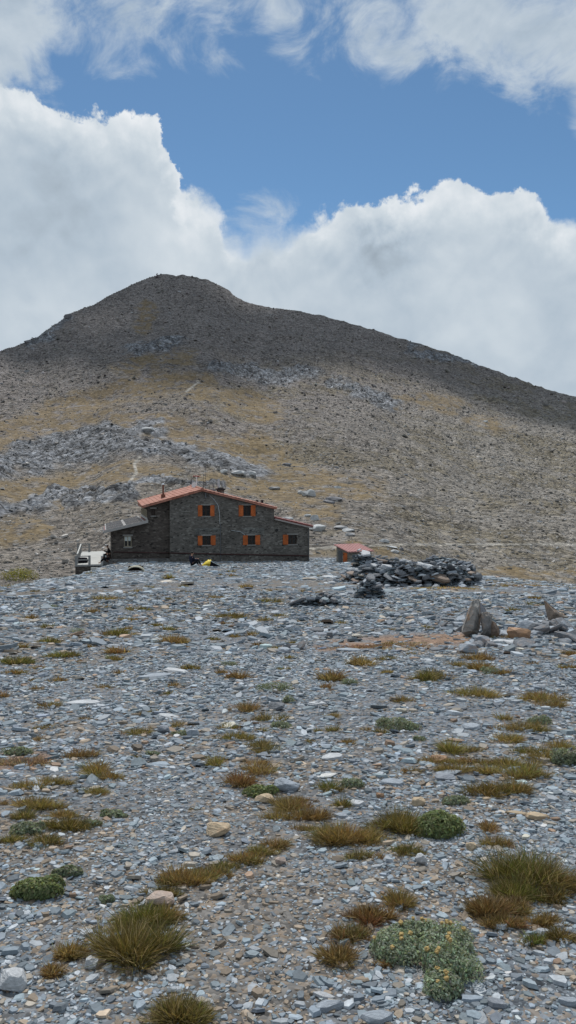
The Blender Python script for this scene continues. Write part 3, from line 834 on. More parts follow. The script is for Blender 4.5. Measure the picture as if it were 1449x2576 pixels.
def build_terrace():
    vf = -1.0
    u0, u1, u2 = fu(188, vf), fu(226, vf), fu(259, vf); zt = fz(1421, 205, vf)
    t = hut_thing('stone_terrace', 'pale concrete terrace on a dark stone base at the left end of the hut', 'terrace', (u0, vf, zt))
    O = lambda u: u - u0
    dv = 12.3; ue = fu(280, VL) - u0 - .06; V = lambda v: v - vf
    MB().add([(0, 0, 0), (O(u2), 0, 0), (O(u2), V(VL - .55), 0), (ue, V(VL - .55), 0), (ue, dv, 0), (0, dv, 0)], [(0, 1, 2, 3, 4, 5)]).build('deck', M_CONC, t)
    dk = MB(); dk.box(0, O(u2), -.06, -.003, -.12, .02); dk.build('deck_edge', M_CONC2, t)
    MB().box(.02, O(u1), .0, .4, -1.1, -.004).box(.02, .4, .403, dv, -1.1, -.004).box(O(u1) + .003, O(u2) - .1, .25, .5, -1.1, -.004).build('base_wall', M_WALL2, t)
    for k in range(2):
        MB().box(O(u1) + .05, O(u2) + .12, -.34 * (k + 1), -.34 * k - .063, -.60, -.20 - .2 * k).build('step', M_CONC, t)
    # low dry stone plinth in front of the left wing
    ua = fu(259, VL - .6) ; ub = fu(500, -.5)
    p = hut_thing('plinth_wall', 'low dry stone plinth running along the foot of the hut wall', 'stone wall', (ua, VL - .6, 0))
    q = MB(); zz = lambda px, py: fz(py, px, VL - .6)
    e0, e1, e2 = 0, fu(428, VL - .6) - ua, ub - ua
    q.hexa([(0, 0, zt - 1.1), (e1, 0, zt - 1.0), (e1, .55, zt - 1.0), (0, .55, zt - 1.1)], [(0, 0, zz(259, 1409)), (e1, 0, zz(428, 1406)), (e1, .55, zz(428, 1406)), (0, .55, zz(259, 1408))])
    q.build('wall', M_DRYW, p)
    # two railings
    for nm, pxa, pxb, v, ta, tb, ba, lab in (('railing', 191, 224.5, vf + .15, 1398, 1398, 1421, 'short grey railing at the front edge of the terrace above its dark base'),
                                             ('railing', 196, 224.5, vf + dv - .3, 1367, 1367, 1387.5, 'short grey railing at the far edge of the terrace')):
        ua, ub = fu(pxa, v), fu(pxb, v); z1 = fz(ta, pxa, v)
        r = hut_thing(nm, lab, 'railing', (ua, v, zt), 'terrace railings')
        h = z1 - zt
        for u in (0, ub - ua): MB().box(u - .09, u + .09, -.09, .09, 0, h).build('post', M_CONC2, r, .01)
        for f in (.93, .52): MB().box(.09, ub - ua - .09, -.03, .03, h * f - .035, h * f + .035).build('rail', M_CONC2, r)
    # side railing along the left edge
    ua, va = fu(189, vf) + .12, vf + .9
    r = hut_thing('railing', 'long railing with pale bars along the outer left edge of the terrace', 'railing', (ua, va, zt), 'terrace railings')
    L = dv - 2.0
    for k in range(7): MB().box(-.06, .06, L * k / 6 - .06, L * k / 6 + .06, 0, .72).build('post', M_CONC2, r)
    MB().box(-.05, .05, -.1, L + .1, .723, .80).build('rail', M_CONC, r); MB().tube([(0, 0, .4), (0, L, .4)], .03, 6).build('rail', M_CONC2, r)
    return zt, vf


ZT, VF = build_terrace()


def build_shed():
    Yc = 57.5
    d = ray(877.0, 1417.0); base = Vector((float(d[0] / d[1] * Yc), Yc, 0)); th = math.radians(27)
    cx, sx = math.cos(th), math.sin(th)
    def plane(px, py, v=0.0, side=False):
        dd = ray(px, py); nx, ny = (cx, sx) if side else (-sx, cx)
        off = (nx * base.x + ny * base.y) + v; t_ = off / (nx * dd[0] + ny * dd[1])
        w = Vector((dd[0] * t_, dd[1] * t_, EYE + dd[2] * t_)) - base
        return (w.x * cx + w.y * sx, -w.x * sx + w.y * cx, w.z)
    s = empty('stone_shed', base, th); tag(s, 'small block shed with red sheet roof and orange door right of the hut', 'shed')
    W = plane(934, 1400)[0]; Dp = plane(846.5, 1395, 0, True)[1]
    zb = plane(877, 1417)[2] - .5; zf = plane(877, 1389)[2]; zk = zf + .36
    m = MB(); m.hexa([(0, 0, zb), (W, 0, zb), (W, Dp, zb), (0, Dp, zb)], [(0, 0, zf), (W, 0, zf), (W, Dp, zk), (0, Dp, zk)])
    m.build('wall', mat_new('block_wall', masonry((.20, .185, .155), (.10, .09, .08), (.27, .25, .22)), .85, .2), s)
    o = .16; k = (zk - zf) / Dp
    r = MB(); r.hexa([(-o, -o, zf - k * o + .01), (W + o, -o, zf - k * o + .01), (W + o, Dp + o, zk + k * o + .01), (-o, Dp + o, zk + k * o + .01)], [(-o, -o, zf - k * o + .08), (W + o, -o, zf - k * o + .08), (W + o, Dp + o, zk + k * o + .08), (-o, Dp + o, zk + k * o + .08)])
    n = 9
    for i in range(n):
        x = -o + (W + 2 * o) * (i + .5) / n
        r.hexa([(x - .04, -o, zf - k * o + .082), (x + .04, -o, zf - k * o + .082), (x + .04, Dp + o, zk + k * o + .082), (x - .04, Dp + o, zk + k * o + .082)], [(x - .03, -o, zf - k * o + .11), (x + .03, -o, zf - k * o + .11), (x + .03, Dp + o, zk + k * o + .11), (x - .03, Dp + o, zk + k * o + .11)])
    r.build('roof', plain_mat('red_sheet', (.34, .15, .14), .6, .35, .15, 1.5), s)
    d0 = Dp * .10; d1 = Dp * .40
    dr = MB().box(-.05, -.004, d0, d1, zb + .4, zf - .08).build('door', M_SHUT, s)
    MB().box(-.08, -.052, d1 - .15, d1 - .08, zb + 1.1, zb + 1.18).build('handle', M_BLACK, dr)
    dr2 = MB().box(-.05, -.004, Dp * .52, Dp * .80, zb + .4, zf + .02).build('door', M_MAST, s); dr2['label'] = 'grey metal door'
    vx = plane(919, 1400)[0]
    MB().box(vx - .18, vx + .18, -.02, -.003, zf - .55, zf - .38).build('vent', M_BLACK, s)


build_shed()
# ------------------------------------------------------------------ people and belongings at the hut
M_SKIN = plain_mat('skin', (.36, .20, .14), .6)
M_CLOTH = plain_mat('black_cloth', (.012, .012, .015), .9, .1)
M_NAVY = plain_mat('navy_cloth', (.016, .018, .034), .9, .1)
M_HAIR = plain_mat('dark_hair', (.012, .010, .009), .7)


def skin_mesh(name, chains, mat, parent, root=0, sub=1):
    """chains: list of polylines [(x,y,z,r)...]; points that coincide are one joint"""
    idx = {}; vs = []; rs = []; es = set()
    for c in chains:
        prev = None
        for (x, y, z, r) in c:
            k = (round(x, 4), round(y, 4), round(z, 4))
            if k not in idx: idx[k] = len(vs); vs.append((x, y, z)); rs.append(r)
            i = idx[k]
            if prev is not None and prev != i: es.add((prev, i))
            prev = i
    me = bpy.data.meshes.new(name); me.from_pydata(vs, list(es), [])
    o = bpy.data.objects.new(name, me); COL.objects.link(o)
    md = o.modifiers.new('skin', 'SKIN'); md.use_smooth_shade = True
    for i, r in enumerate(rs):
        sv = me.skin_vertices[0].data[i]; sv.radius = (r, r); sv.use_root = (i == root)
    sb = o.modifiers.new('sub', 'SUBSURF'); sb.levels = sub; sb.render_levels = sub
    dg = bpy.context.evaluated_depsgraph_get(); dg.update()
    m2 = bpy.data.meshes.new_from_object(o.evaluated_get(dg))
    bpy.data.objects.remove(o); m2.name = name
    m2.materials.clear(); m2.materials.append(mat)
    for p in m2.polygons: p.use_smooth = True
    return link(name, m2, parent)


def seated(label, loc, rz, cloth, lean=0.0, seat=0.0, knee=(.38, .36), reach=(.36, .30), legs_down=False, group=None):
    p = empty('person', loc, rz); tag(p, label, 'person', group)
    H = seat + .12
    hip = (0, 0, H); chest = (-.05 + lean, 0, H + .36); neck = (-.02 + lean * 1.3, 0, H + .53); head = (.02 + lean * 1.5, 0, H + .66); crown = (.01 + lean * 1.5, 0, H + .77)
    body = [[hip + (.12,), (-.03 + lean * .5, 0, H + .18, .115), chest + (.13,), (neck[0], 0, neck[2] - .07, .08), neck + (.05,), head + (.085,), crown + (.07,)],
            [head + (.085,), (head[0] + .10, 0, head[2] - .01, .022)]]
    jac = [[(-.0, 0, H - .02, .14), (-.03 + lean * .5, 0, H + .18, .14), (chest[0], 0, chest[2], .155), (neck[0] - .01, 0, neck[2] - .05, .085)]]
    tr = [[(0, 0, H - .02, .13), (0, .02, H - .03, .125)]]
    for s in (-1, 1):
        kn = (knee[0], s * .15, H - .12 + knee[1]) if not legs_down else (.42, s * .13, H + .03)
        an = (knee[0] + .20, s * .13, .09) if not legs_down else (.45, s * .12, .10)
        hp = (.03, s * .09, H)
        body.append([hip + (.12,), hp + (.085,), kn + (.055,), an + (.036,), (an[0] + .08, s * .14, .045, .035), (an[0] + .19, s * .14, .035, .025)])
        tr.append([(0, 0, H - .02, .13), (hp[0], hp[1], hp[2], .10), (kn[0], kn[1], kn[2], .075), (an[0] - .005, an[1], an[2] + .02, .06)])
        sh = (chest[0], s * .17, chest[2] + .09); el = (chest[0] + .12, s * .23, chest[2] - .14); wr = (reach[0] + lean, s * .13, H + reach[1])
        body.append([chest + (.13,), sh + (.06,), el + (.042,), wr + (.028,)])
        jac.append([(chest[0], 0, chest[2], .155), sh + (.082,), el + (.062,), (wr[0] - .03, wr[1] + s * .01, wr[2], .045)])
        d = (Vector(wr) - Vector(el)).normalized(); side = Vector((0, -s, 0))
        palm = Vector(wr) + d * .05
        body.append([wr + (.028,), tuple(palm) + (.026,)])
        for f, ln in ((-1.5, .055), (-.5, .066), (.5, .062), (1.5, .048)):
            b0 = palm + Vector((0, f * .016, 0)) + d * .028; b1 = b0 + d * ln * .5 + Vector((0, 0, -.004)); b2 = b1 + d * ln * .4 + Vector((0, 0, -.018))
            body.append([tuple(palm) + (.026,), tuple(b0) + (.0095,), tuple(b1) + (.009,), tuple(b2) + (.008,)])
        th = Vector(wr) + d * .025 + side * .03
        body.append([wr + (.028,), tuple(th) + (.011,), tuple(th + d * .03 + side * .012) + (.009,)])
    skin_mesh('body', body, M_SKIN, p, 0, 1)
    skin_mesh('jacket', jac, cloth, p, 0, 1)
    skin_mesh('trousers', tr, M_CLOTH, p, 0, 1)
    sh_ = [[(an_x + .02, s * .14, .05, .045) for an_x in ()] for s in (-1, 1)]
    skin_mesh('hair', [[(head[0] - .03, 0, head[2] - .02, .085), (head[0] - .02, 0, head[2] + .06, .092), (crown[0] + .01, 0, crown[2] + .015, .075)]], M_HAIR, p, 0, 1)
    return p


def hl(u, v, z): return (HO.x + u * UX - v * UY, HO.y + u * UY + v * UX, z)


v = 1.6; u = fu(277, v)
seated('person in black sitting against the hut corner with head bowed over the terrace', hl(u - .05, v, ZT), TH + PI, M_CLOTH, .10, .40, legs_down=True)
bn = MB().box(-.28, .28, -.5, .5, .34, .40).box(-.25, .25, -.42, -.34, 0, .337).box(-.25, .25, .34, .42, 0, .337)
bo = bn.build('bench', M_FRAME); bo.location = hl(u + .02, v, ZT); bo.rotation_euler = (0, 0, TH); tag(bo, 'low dark bench under the person sitting against the hut corner', 'bench')
v = -.15; u = fu(272, v)
seated('person in black sitting low on the terrace floor in front of the hut corner', hl(u, v, ZT), TH + PI * .95, M_CLOTH, .06, .02)


def rucksack(label, loc, rz, w, d, h, mat, lying=False):
    o = empty('rucksack', loc, rz); tag(o, label, 'rucksack')
    bm = bmesh.new(); bmesh.ops.create_cube(bm, size=1.0)
    bmesh.ops.subdivide_edges(bm, edges=bm.edges, cuts=3, use_grid_fill=True)
    for q in bm.verts:
        n = q.co.normalized(); q.co = q.co * .55 + n * .30
        q.co.x *= w; q.co.y *= d; q.co.z *= h
        q.co.z += h * .47; q.co.x *= 1.0 - .25 * max(0, q.co.z / h - .5)
    for f in bm.faces: f.smooth = True
    me = bpy.data.meshes.new('pack_body'); bm.to_mesh(me); bm.free(); me.materials.append(mat); link('pack_body', me, o)
    for s in (-1, 1): MB().tube([(s * w * .2, -d * .42, h * .85), (s * w * .24, -d * .60, h * .6), (s * w * .22, -d * .42, h * .15)], .025, 6).build('strap', M_BLACK, o)
    MB().box(-w * .28, w * .28, d * .42, d * .56, h * .12, h * .5).build('pocket', mat, o, .03)
    return o


v = .6; u = fu(204, v)
rucksack('black rucksack lying on the terrace by the front railing', hl(u, v, ZT), TH + .4, .95, .5, .42, M_CLOTH)

# the person and the bundles on the gravel in front of the hut
g = hit(482, 1427)
seated('person in dark blue sitting on the gravel beside the yellow tent', (g.x, g.y + .25, g.z), .75, M_NAVY, .0, .08)


def bundle():
    g = hit(521, 1424)
    o = empty('yellow_tent', (g.x, g.y + .4, g.z), .12); tag(o, 'small collapsed yellow tent lying on the gravel in front of the hut', 'tent')
    vs = []; fs = []; nu, nv = 16, 8
    for i in range(nu + 1):
        a = i / nu
        for j in range(nv + 1):
            b = PI * j / nv
            hh = .40 * math.sin(PI * min(1, a ** 1.5)) ** .7 * (1 + .08 * math.sin(i * 1.9 + j)); ww = .42 * math.sin(PI * (a * .9 + .05)) ** .6
            vs.append((-.44 + .88 * a, -ww * math.cos(b), hh * math.sin(b)))
    for i in range(nu):
        for j in range(nv): k = i * (nv + 1) + j; fs.append((k, k + 1, k + nv + 2, k + nv + 1))
    MB().add(vs, fs).build('canopy', plain_mat('yellow_nylon', (.74, .56, .04), .5, .4, .1, 3), o, 0, True)
    MB().tube([(-.3, -.40, .10), (0, -.44, .13), (.3, -.37, .09)], .02, 5).build('seam', plain_mat('dark_yellow_seam', (.25, .16, .03), .7), o)
    g2 = hit(535, 1425)
    m = empty('sleeping_mat', (g2.x, g2.y + .3, g2.z), .1); tag(m, 'black folded mat with pale edge leaning on the yellow tent', 'mat')
    MB().add([(-.22, -.3, 0), (.50, -.3, 0), (-.16, -.3, .36), (-.22, .3, 0), (.50, .3, 0), (-.16, .3, .36)], [(0, 1, 2), (3, 5, 4), (0, 3, 4, 1), (1, 4, 5, 2), (2, 5, 3, 0)]).build('pad', M_CLOTH, m)
    MB().tube([(-.17, -.31, .375), (.52, -.31, .015)], .022, 5).build('edge_strip', plain_mat('pale_strip', (.55, .62, .60), .6), m)


bundle()


def arch():
    g = hit(335, 1440)
    o = empty('low_arch_shelter', (g.x, g.y + .5, g.z), 0.15); tag(o, 'low cream arched cover with dark opening half sunk in gravel before the terrace steps', 'shelter')
    vs = []; fs = []; n = 14; R = .46; hgt = .29
    prof = [(0, 1.0), (0, .90), (.8, .90), (.8, 1.0)]
    for k in range(n + 1):
        a = PI * k / n
        for (y, s) in prof: vs.append((R * s * math.cos(a), y, hgt * s * math.sin(a) - .05))
    for k in range(n):
        for j in range(4):
            a = k * 4 + j; b = k * 4 + (j + 1) % 4; fs.append((a, b, b + 4, a + 4))
    MB().add(vs, fs).build('cover', plain_mat('cream_fabric', (.30, .29, .23), .8, .2, .2, 3), o, 0, True)
    MB().box(-.40, .40, .74, .77, -.05, .22).build('back_panel', M_FRAME, o)


arch()
# ------------------------------------------------------------------ single stones, heaps and boulders
def rock_fn(t, b):
    oi = t.node('ShaderNodeObjectInfo'); C = oi.outputs['Color']
    P = t.node('ShaderNodeTexCoord').outputs['Object']
    n = t.noise(P, 2.3, 6, .65); n2 = t.noise(P, 9.0, 5, .65)
    st = t.noise(t.vm('MULTIPLY', P, (1.2, 1.2, 7.0)), 1.6, 5, .6)
    col = t.scale(C, t.mr(t.m('ADD', t.m('MULTIPLY', n, .5), t.m('MULTIPLY', st, .5)), .3, .7, .68, 1.32, False))
    rust = t.m('MULTIPLY', t.mr(n, .46, .60), oi.outputs['Alpha'])
    col = t.mix(rust, col, (.33, .19, .10, 1))
    t.put(b.inputs['Base Color'], t.scale(col, t.mr(n2, .3, .7, .85, 1.15, False)))
    t.put(b.inputs['Normal'], t.bump(t.m('ADD', st, t.m('MULTIPLY', n2, .5)), .5, .06))


M_ROCK = mat_new('weathered_stone', rock_fn, .75, .3)


def rock_mesh(name, kind, seed):
    """unit-size angular stone: 'slab' flat plate, 'block' chunky, 'blade' upright pointed plate"""
    R = random.Random(seed); bm = bmesh.new(); pts = []
    if kind == 'slab':
        n = R.randint(6, 8); tilt = R.uniform(-.3, .3)
        for k in range(n):
            a = 2 * PI * (k + R.uniform(-.3, .3)) / n; rr = R.uniform(.36, .52)
            x, y = rr * math.cos(a), rr * math.sin(a)
            pts.append((x, y, -.5 + R.uniform(0, .15))); s = R.uniform(.72, 1.02)
            pts.append((x * s, y * s, .5 + tilt * x + R.uniform(-.16, .1)))
            if R.random() < .5: pts.append((x * 1.08, y * 1.08, R.uniform(-.2, .2)))
    elif kind == 'blade':
        n = 7
        for z, w in ((-.5, 1.0), (-.15, .95), (.2, .68), (.42, .36), (.5, .16)):
            for k in range(4):
                sx = (-1, 1, 1, -1)[k]; sy = (-1, -1, 1, 1)[k]
                pts.append((sx * .5 * w * R.uniform(.78, 1.05) + .10 * z, sy * .5 * (.5 + .5 * w) * R.uniform(.7, 1.05), z + R.uniform(-.05, .05)))
    else:
        for k in range(26):
            v = Vector((R.gauss(0, 1), R.gauss(0, 1), R.gauss(0, 1))).normalized()
            m = max(abs(v.x), abs(v.y), abs(v.z)); v = v * (.5 * (.55 + .45 / m) * R.uniform(.82, 1.0))
            pts.append(tuple(v))
    vs = [bm.verts.new(p) for p in pts]
    g = bmesh.ops.convex_hull(bm, input=vs)
    bmesh.ops.delete(bm, geom=[v for v in bm.verts if not v.link_faces], context='VERTS')
    bmesh.ops.dissolve_limit(bm, angle_limit=.12, verts=bm.verts, edges=bm.edges)
    bmesh.ops.bevel(bm, geom=list(bm.edges), offset=.022, segments=1, affect='EDGES', clamp_overlap=True)
    bmesh.ops.triangulate(bm, faces=[f for f in bm.faces if len(f.verts) > 4])
    for f in bm.faces: f.smooth = False
    me = bpy.data.meshes.new(name); bm.to_mesh(me); bm.free(); me.materials.append(M_ROCK)
    return me


ROCKS = {k: [rock_mesh(k, k, 100 * i + len(k)) for i in range(12)] for k in ('slab', 'block', 'blade')}


def stone(name, kind, loc, dims, rot, col, label, cat, group=None, rust=0.0, var=None):
    me = ROCKS[kind][random.randrange(12) if var is None else var]
    o = link(name, me); o.location = loc; o.scale = dims; o.rotation_euler = rot
    o.color = (col[0], col[1], col[2], rust)
    return tag(o, label, cat, group)


GREY = (.30, .335, .375); PALE = (.47, .485, .50); DARK = (.165, .175, .19); TAN = (.46, .365, .25); PINK = (.43, .345, .295); RUST = (.32, .20, .125); MID = (.235, .255, .285)
# (px, py of the visible centre, width, height in picture units, kind, colour, label)
SINGLE = [
    (402, 2266, 76, 40, 'block', PINK, 'pinkish flat-topped rock lodged in the long grass strip at lower left', .3),
    (549, 2090, 62, 40, 'block', TAN, 'tan angular rock on bare gravel above the diagonal grass strip', .4),
    (664, 2011, 50, 24, 'block', TAN, 'small tan stone below the round green cushion', .2),
    (722, 1976, 66, 44, 'block', GREY, 'pale blue-grey rock right beside the round green cushion', 0),
    (705, 2167, 30, 26, 'block', PINK, 'small rounded pinkish stone at the tip of the diagonal grass strip', 0),
    (28, 2472, 80, 60, 'block', PALE, 'large pale grey slab at the left edge of the photo near the bottom', 0),
    (228, 2425, 40, 34, 'block', PALE, 'pale grey stone in front of the biggest grass tussock', 0),
    (950, 2556, 96, 50, 'slab', GREY, 'broad grey slab at the bottom edge below the flowering cushion', 0),
    (830, 2528, 84, 44, 'slab', GREY, 'blue-grey slab at the bottom left of the flowering cushion', 0),
    (816, 2505, 60, 24, 'slab', PALE, 'whitish thin stone lying above a blue-grey slab at the bottom', 0),
    (1432, 2518, 70, 36, 'slab', GREY, 'grey slab at the right edge near the bottom corner', 0),
    (1250, 2522, 60, 40, 'slab', MID, 'dark grey plate right below the flowering cushion', 0),
    (1059, 2164, 32, 38, 'block', PALE, 'upright rounded pale grey stone below the leafy green bush', 0),
    (1187, 2131, 28, 24, 'block', TAN, 'small pinkish-tan stone right of the leafy green bush', 0),
    (838, 1903, 64, 26, 'slab', PALE, 'pale wedge-shaped slab in the middle of the plain', 0),
    (814, 1952, 66, 14, 'slab', (.6, .6, .58), 'long thin whitish slab between two brown tufts', 0),
    (900, 2019, 48, 24, 'slab', PALE, 'pale grey flat stone right of a small ochre tuft', 0),
    (860, 2050, 44, 22, 'slab', GREY, 'grey flat stone beside the upright olive tuft', 0),
    (1052, 2019, 40, 26, 'block', TAN, 'tan block with a dark shaded front above the leafy bush', .2),
    (956, 2002, 22, 18, 'block', RUST, 'little rust-coloured stone on grey slates', .5),
    (1357, 2052, 62, 30, 'slab', TAN, 'yellowish-tan slab lying right of the long olive tuft', .6),
    (1302, 2045, 54, 16, 'slab', TAN, 'thin tan slab just left of the yellowish-tan slab', .2),
    (1330, 2023, 34, 12, 'slab', DARK, 'small dark slate above the yellowish-tan slab', 0),
    (1222, 2008, 40, 10, 'slab', TAN, 'thin tan chip at the foot of the long olive tuft', .1),
    (1404, 1909, 32, 24, 'block', (.48, .48, .45), 'pale rounded boulder among green leaves at the right edge', 0),
    (1107, 1910, 44, 18, 'block', RUST, 'rust-brown flat stone below an upright ochre tuft', .6),
    (990, 1967, 66, 26, 'slab', GREY, 'grey slab in the centre of a slate patch above the leafy bush', 0),
    (1124, 1944, 72, 14, 'slab', GREY, 'long flat grey slab under an ochre grass strip', 0),
    (1120, 1958, 56, 18, 'block', MID, 'dark purple-grey block under the long flat grey slab', 0),
    (800, 1768, 54, 14, 'slab', PALE, 'smooth pale oval slab on the right of the plain', 0),
    (1150, 1781, 48, 16, 'slab', DARK, 'dark flat slate in front of a wide ochre tuft', 0),
    (1188, 1826, 52, 26, 'slab', GREY, 'tilted grey slab right of the grey-green mat', 0),
    (1012, 1788, 30, 16, 'block', (.5, .46, .38), 'cream-coloured stone behind the grey-green mat', .1),
    (485, 1845, 38, 22, 'block', GREY, 'grey prism-shaped stone right of a green tuft', 0),
    (410, 1836, 34, 24, 'block', MID, 'mid-grey block right of a wide ochre tuft', 0),
    (440, 1686, 80, 16, 'slab', PALE, 'large pale slab flush with the ground on the mid plain', 0),
    (388, 1700, 86, 20, 'slab', GREY, 'wide grey slab just left of the large pale slab', 0),
    (696, 1779, 42, 26, 'block', DARK, 'pair-like dark grey rock near the green cushions', 0),
    (212, 1767, 96, 16, 'slab', PALE, 'long pale slab flush with the ground left of centre', 0),
    (420, 1800, 60, 14, 'slab', PALE, 'pale blue plate right of a rusty tuft', 0),
    (262, 1661, 46, 12, 'slab', DARK, 'dark cracked slate on the mid plain', 0),
    (1180, 1633, 52, 34, 'block', GREY, 'angular grey rock with pale left face below the standing slabs', .5),
    (1213, 1614, 46, 36, 'block', MID, 'dull brownish rock between the standing slabs and the angular grey rock', .4),
    (1306, 1594, 62, 40, 'block', RUST, 'rusty brown tilted boulder right of the standing slabs', .8),
    (1265, 1612, 46, 16, 'slab', PALE, 'pale plate lying at the foot of the standing slabs', 0),
    (1292, 1615, 44, 16, 'slab', PALE, 'pale plate under the rusty tilted boulder', 0),
    (1255, 1622, 40, 12, 'slab', GREY, 'thin grey plate in front of the standing slabs', 0),
    (1155, 1568, 44, 24, 'slab', GREY, 'grey slab standing left of the tall standing slab', 0),
    (1134, 1557, 44, 10, 'slab', DARK, 'thin dark plate left of the tall standing slab', 0),
    (1330, 1574, 46, 30, 'block', GREY, 'pale topped grey rock behind the rusty boulder', .1),
    (1352, 1578, 44, 26, 'block', DARK, 'dark rock with a black shaded front right of the rusty boulder', 0),
    (1404, 1580, 72, 20, 'slab', GREY, 'long grey slab under the leaning brown slab', 0),
    (1398, 1568, 66, 16, 'slab', DARK, 'dark slab wedged under the leaning brown slab', 0),
    (1383, 1545, 26, 26, 'block', MID, 'small grey block propping the leaning brown slab', 0),
    (1435, 1612, 50, 22, 'slab', DARK, 'dark plates at the right edge below the leaning slab', 0),
    (830, 1450, 40, 9, 'slab', PALE, 'pale plate lying flat just left of the grey boulder by the windbreak', 0),
    (872, 1447, 34, 22, 'block', MID, 'round-topped grey boulder at the left end of the windbreak', 0),
    (702, 1636, 40, 12, 'slab', DARK, 'dark overhanging slate with a black hollow on the plain', 0),
    (840, 1590, 34, 14, 'slab', GREY, 'upturned grey plate left of the reddish mat', 0),
    (808, 1594, 40, 12, 'slab', MID, 'tilted dark grey plate left of the reddish mat', 0),
    (899, 1600, 30, 12, 'block', (.45, .42, .36), 'pale cream stone at the back of the reddish mat', 0),
    (1100, 1632, 48, 14, 'slab', DARK, 'dark slate in front of the reddish mat', 0),
    (880, 1634, 70, 12, 'slab', GREY, 'jagged grey plates in front of the reddish mat', 0),
]
# pale boulders lying on the hillside behind the hut
HILLB = [(598, 1190, 40, 14, 'white flat boulder behind the roof of the hut'), (562, 1186, 22, 12, 'small white boulder left of the white flat boulder'), (632, 1191, 26, 12, 'white boulder lowest right of the pale rock band'),
         (757, 1238, 18, 12, 'little pale boulder left of two others above the right wing'), (768, 1242, 20, 14, 'middle pale boulder of a trio above the right wing'), (782, 1241, 28, 20, 'roundest pale boulder of a trio above the right wing'),
         (838, 1256, 52, 14, 'dark layered boulder on the slope above the shed'), (826, 1262, 36, 10, 'pale slanting slab in front of the dark layered boulder'), (722, 1306, 36, 12, 'white slab on the slope just over the right wing roof'),
         (792, 1303, 28, 16, 'whitish boulder on the slope right of the right wing'), (774, 1297, 20, 8, 'small white plate left of the whitish boulder'), (800, 1328, 48, 20, 'cluster-like pale boulder beside the right wing gutter'), (858, 1327, 40, 10, 'grey slab on the slope between hut and shed'),
         (878, 1334, 34, 10, 'pale slab above the shed roof'), (966, 1361, 30, 11, 'white slab on the slope right of the shed'), (994, 1387, 22, 11, 'white boulder behind the windbreak'), (985, 1376, 34, 6, 'thin pale slab above the windbreak'), (1010, 1381, 14, 8, 'small dark boulder above the windbreak'),
         (880, 1345, 30, 10, 'brown-grey boulder uphill of the shed'), (720, 1168, 26, 10, 'dark flat boulder above the right roof slope'), (690, 1228, 34, 10, 'grey boulder behind the right roof slope'), (850, 1226, 22, 7, 'pale plate high on the slope above the shed'),
         (372, 1080, 40, 12, 'pale rock on the scree above the left roof'), (170, 795, 22, 14, 'dark crag on the left skyline'), (68, 860, 18, 10, 'small dark crag low on the left skyline'), (1222, 1060, 14, 7, 'tiny white stone on the right-hand slope')]


def place_singles():
    H = hits(np.array([s[0] for s in SINGLE], float), np.array([s[1] + .30 * s[3] for s in SINGLE], float))
    for k, ((px, py, w, h, kind, col, lab, ru), g) in enumerate(zip(SINGLE, H)):
        dist = g[1]; ww = w * dist / FOC; hh = h * dist / FOC
        slope = max(.10, (py - 1228) / FOC)                # how steeply the eye looks down here
        if kind == 'slab': th = max(hh * .40, ww * .07); dp = min(max((hh - th) / slope, ww * .4), ww * .95)
        else: th = hh * .95; dp = ww * .75
        name = 'slate_slab' if kind == 'slab' else 'rock'
        cat = 'slab' if kind == 'slab' else 'rock'
        stone(name, kind, (g[0], g[1] + dp * .22, g[2] + th * .28), (ww * 1.08, dp * 1.08, th), (random.uniform(-.06, .06), random.uniform(-.08, .08), random.uniform(-.35, .35)), col, lab, cat, None, ru, k % 12)
    H = hits(np.array([s[0] for s in HILLB], float), np.array([s[1] + .35 * s[3] for s in HILLB], float))
    for k, ((px, py, w, h, lab), g) in enumerate(zip(HILLB, H)):
        dist = g[1]; ww = w * dist / FOC; hh = h * dist / FOC
        dark = 'dark' in lab
        col = (.17, .17, .18) if dark else ((.30, .30, .30) if 'grey' in lab else (.43, .44, .44))
        stone('boulder', 'block', (g[0], g[1] + ww * .2, g[2] + hh * .25), (ww * 1.05, ww * .8, hh * 1.25), (random.uniform(-.1, .1), random.uniform(-.12, .12), random.uniform(-.4, .4)), col, lab, 'boulder', 'boulders on the hillside', 0, k % 12)


place_singles()


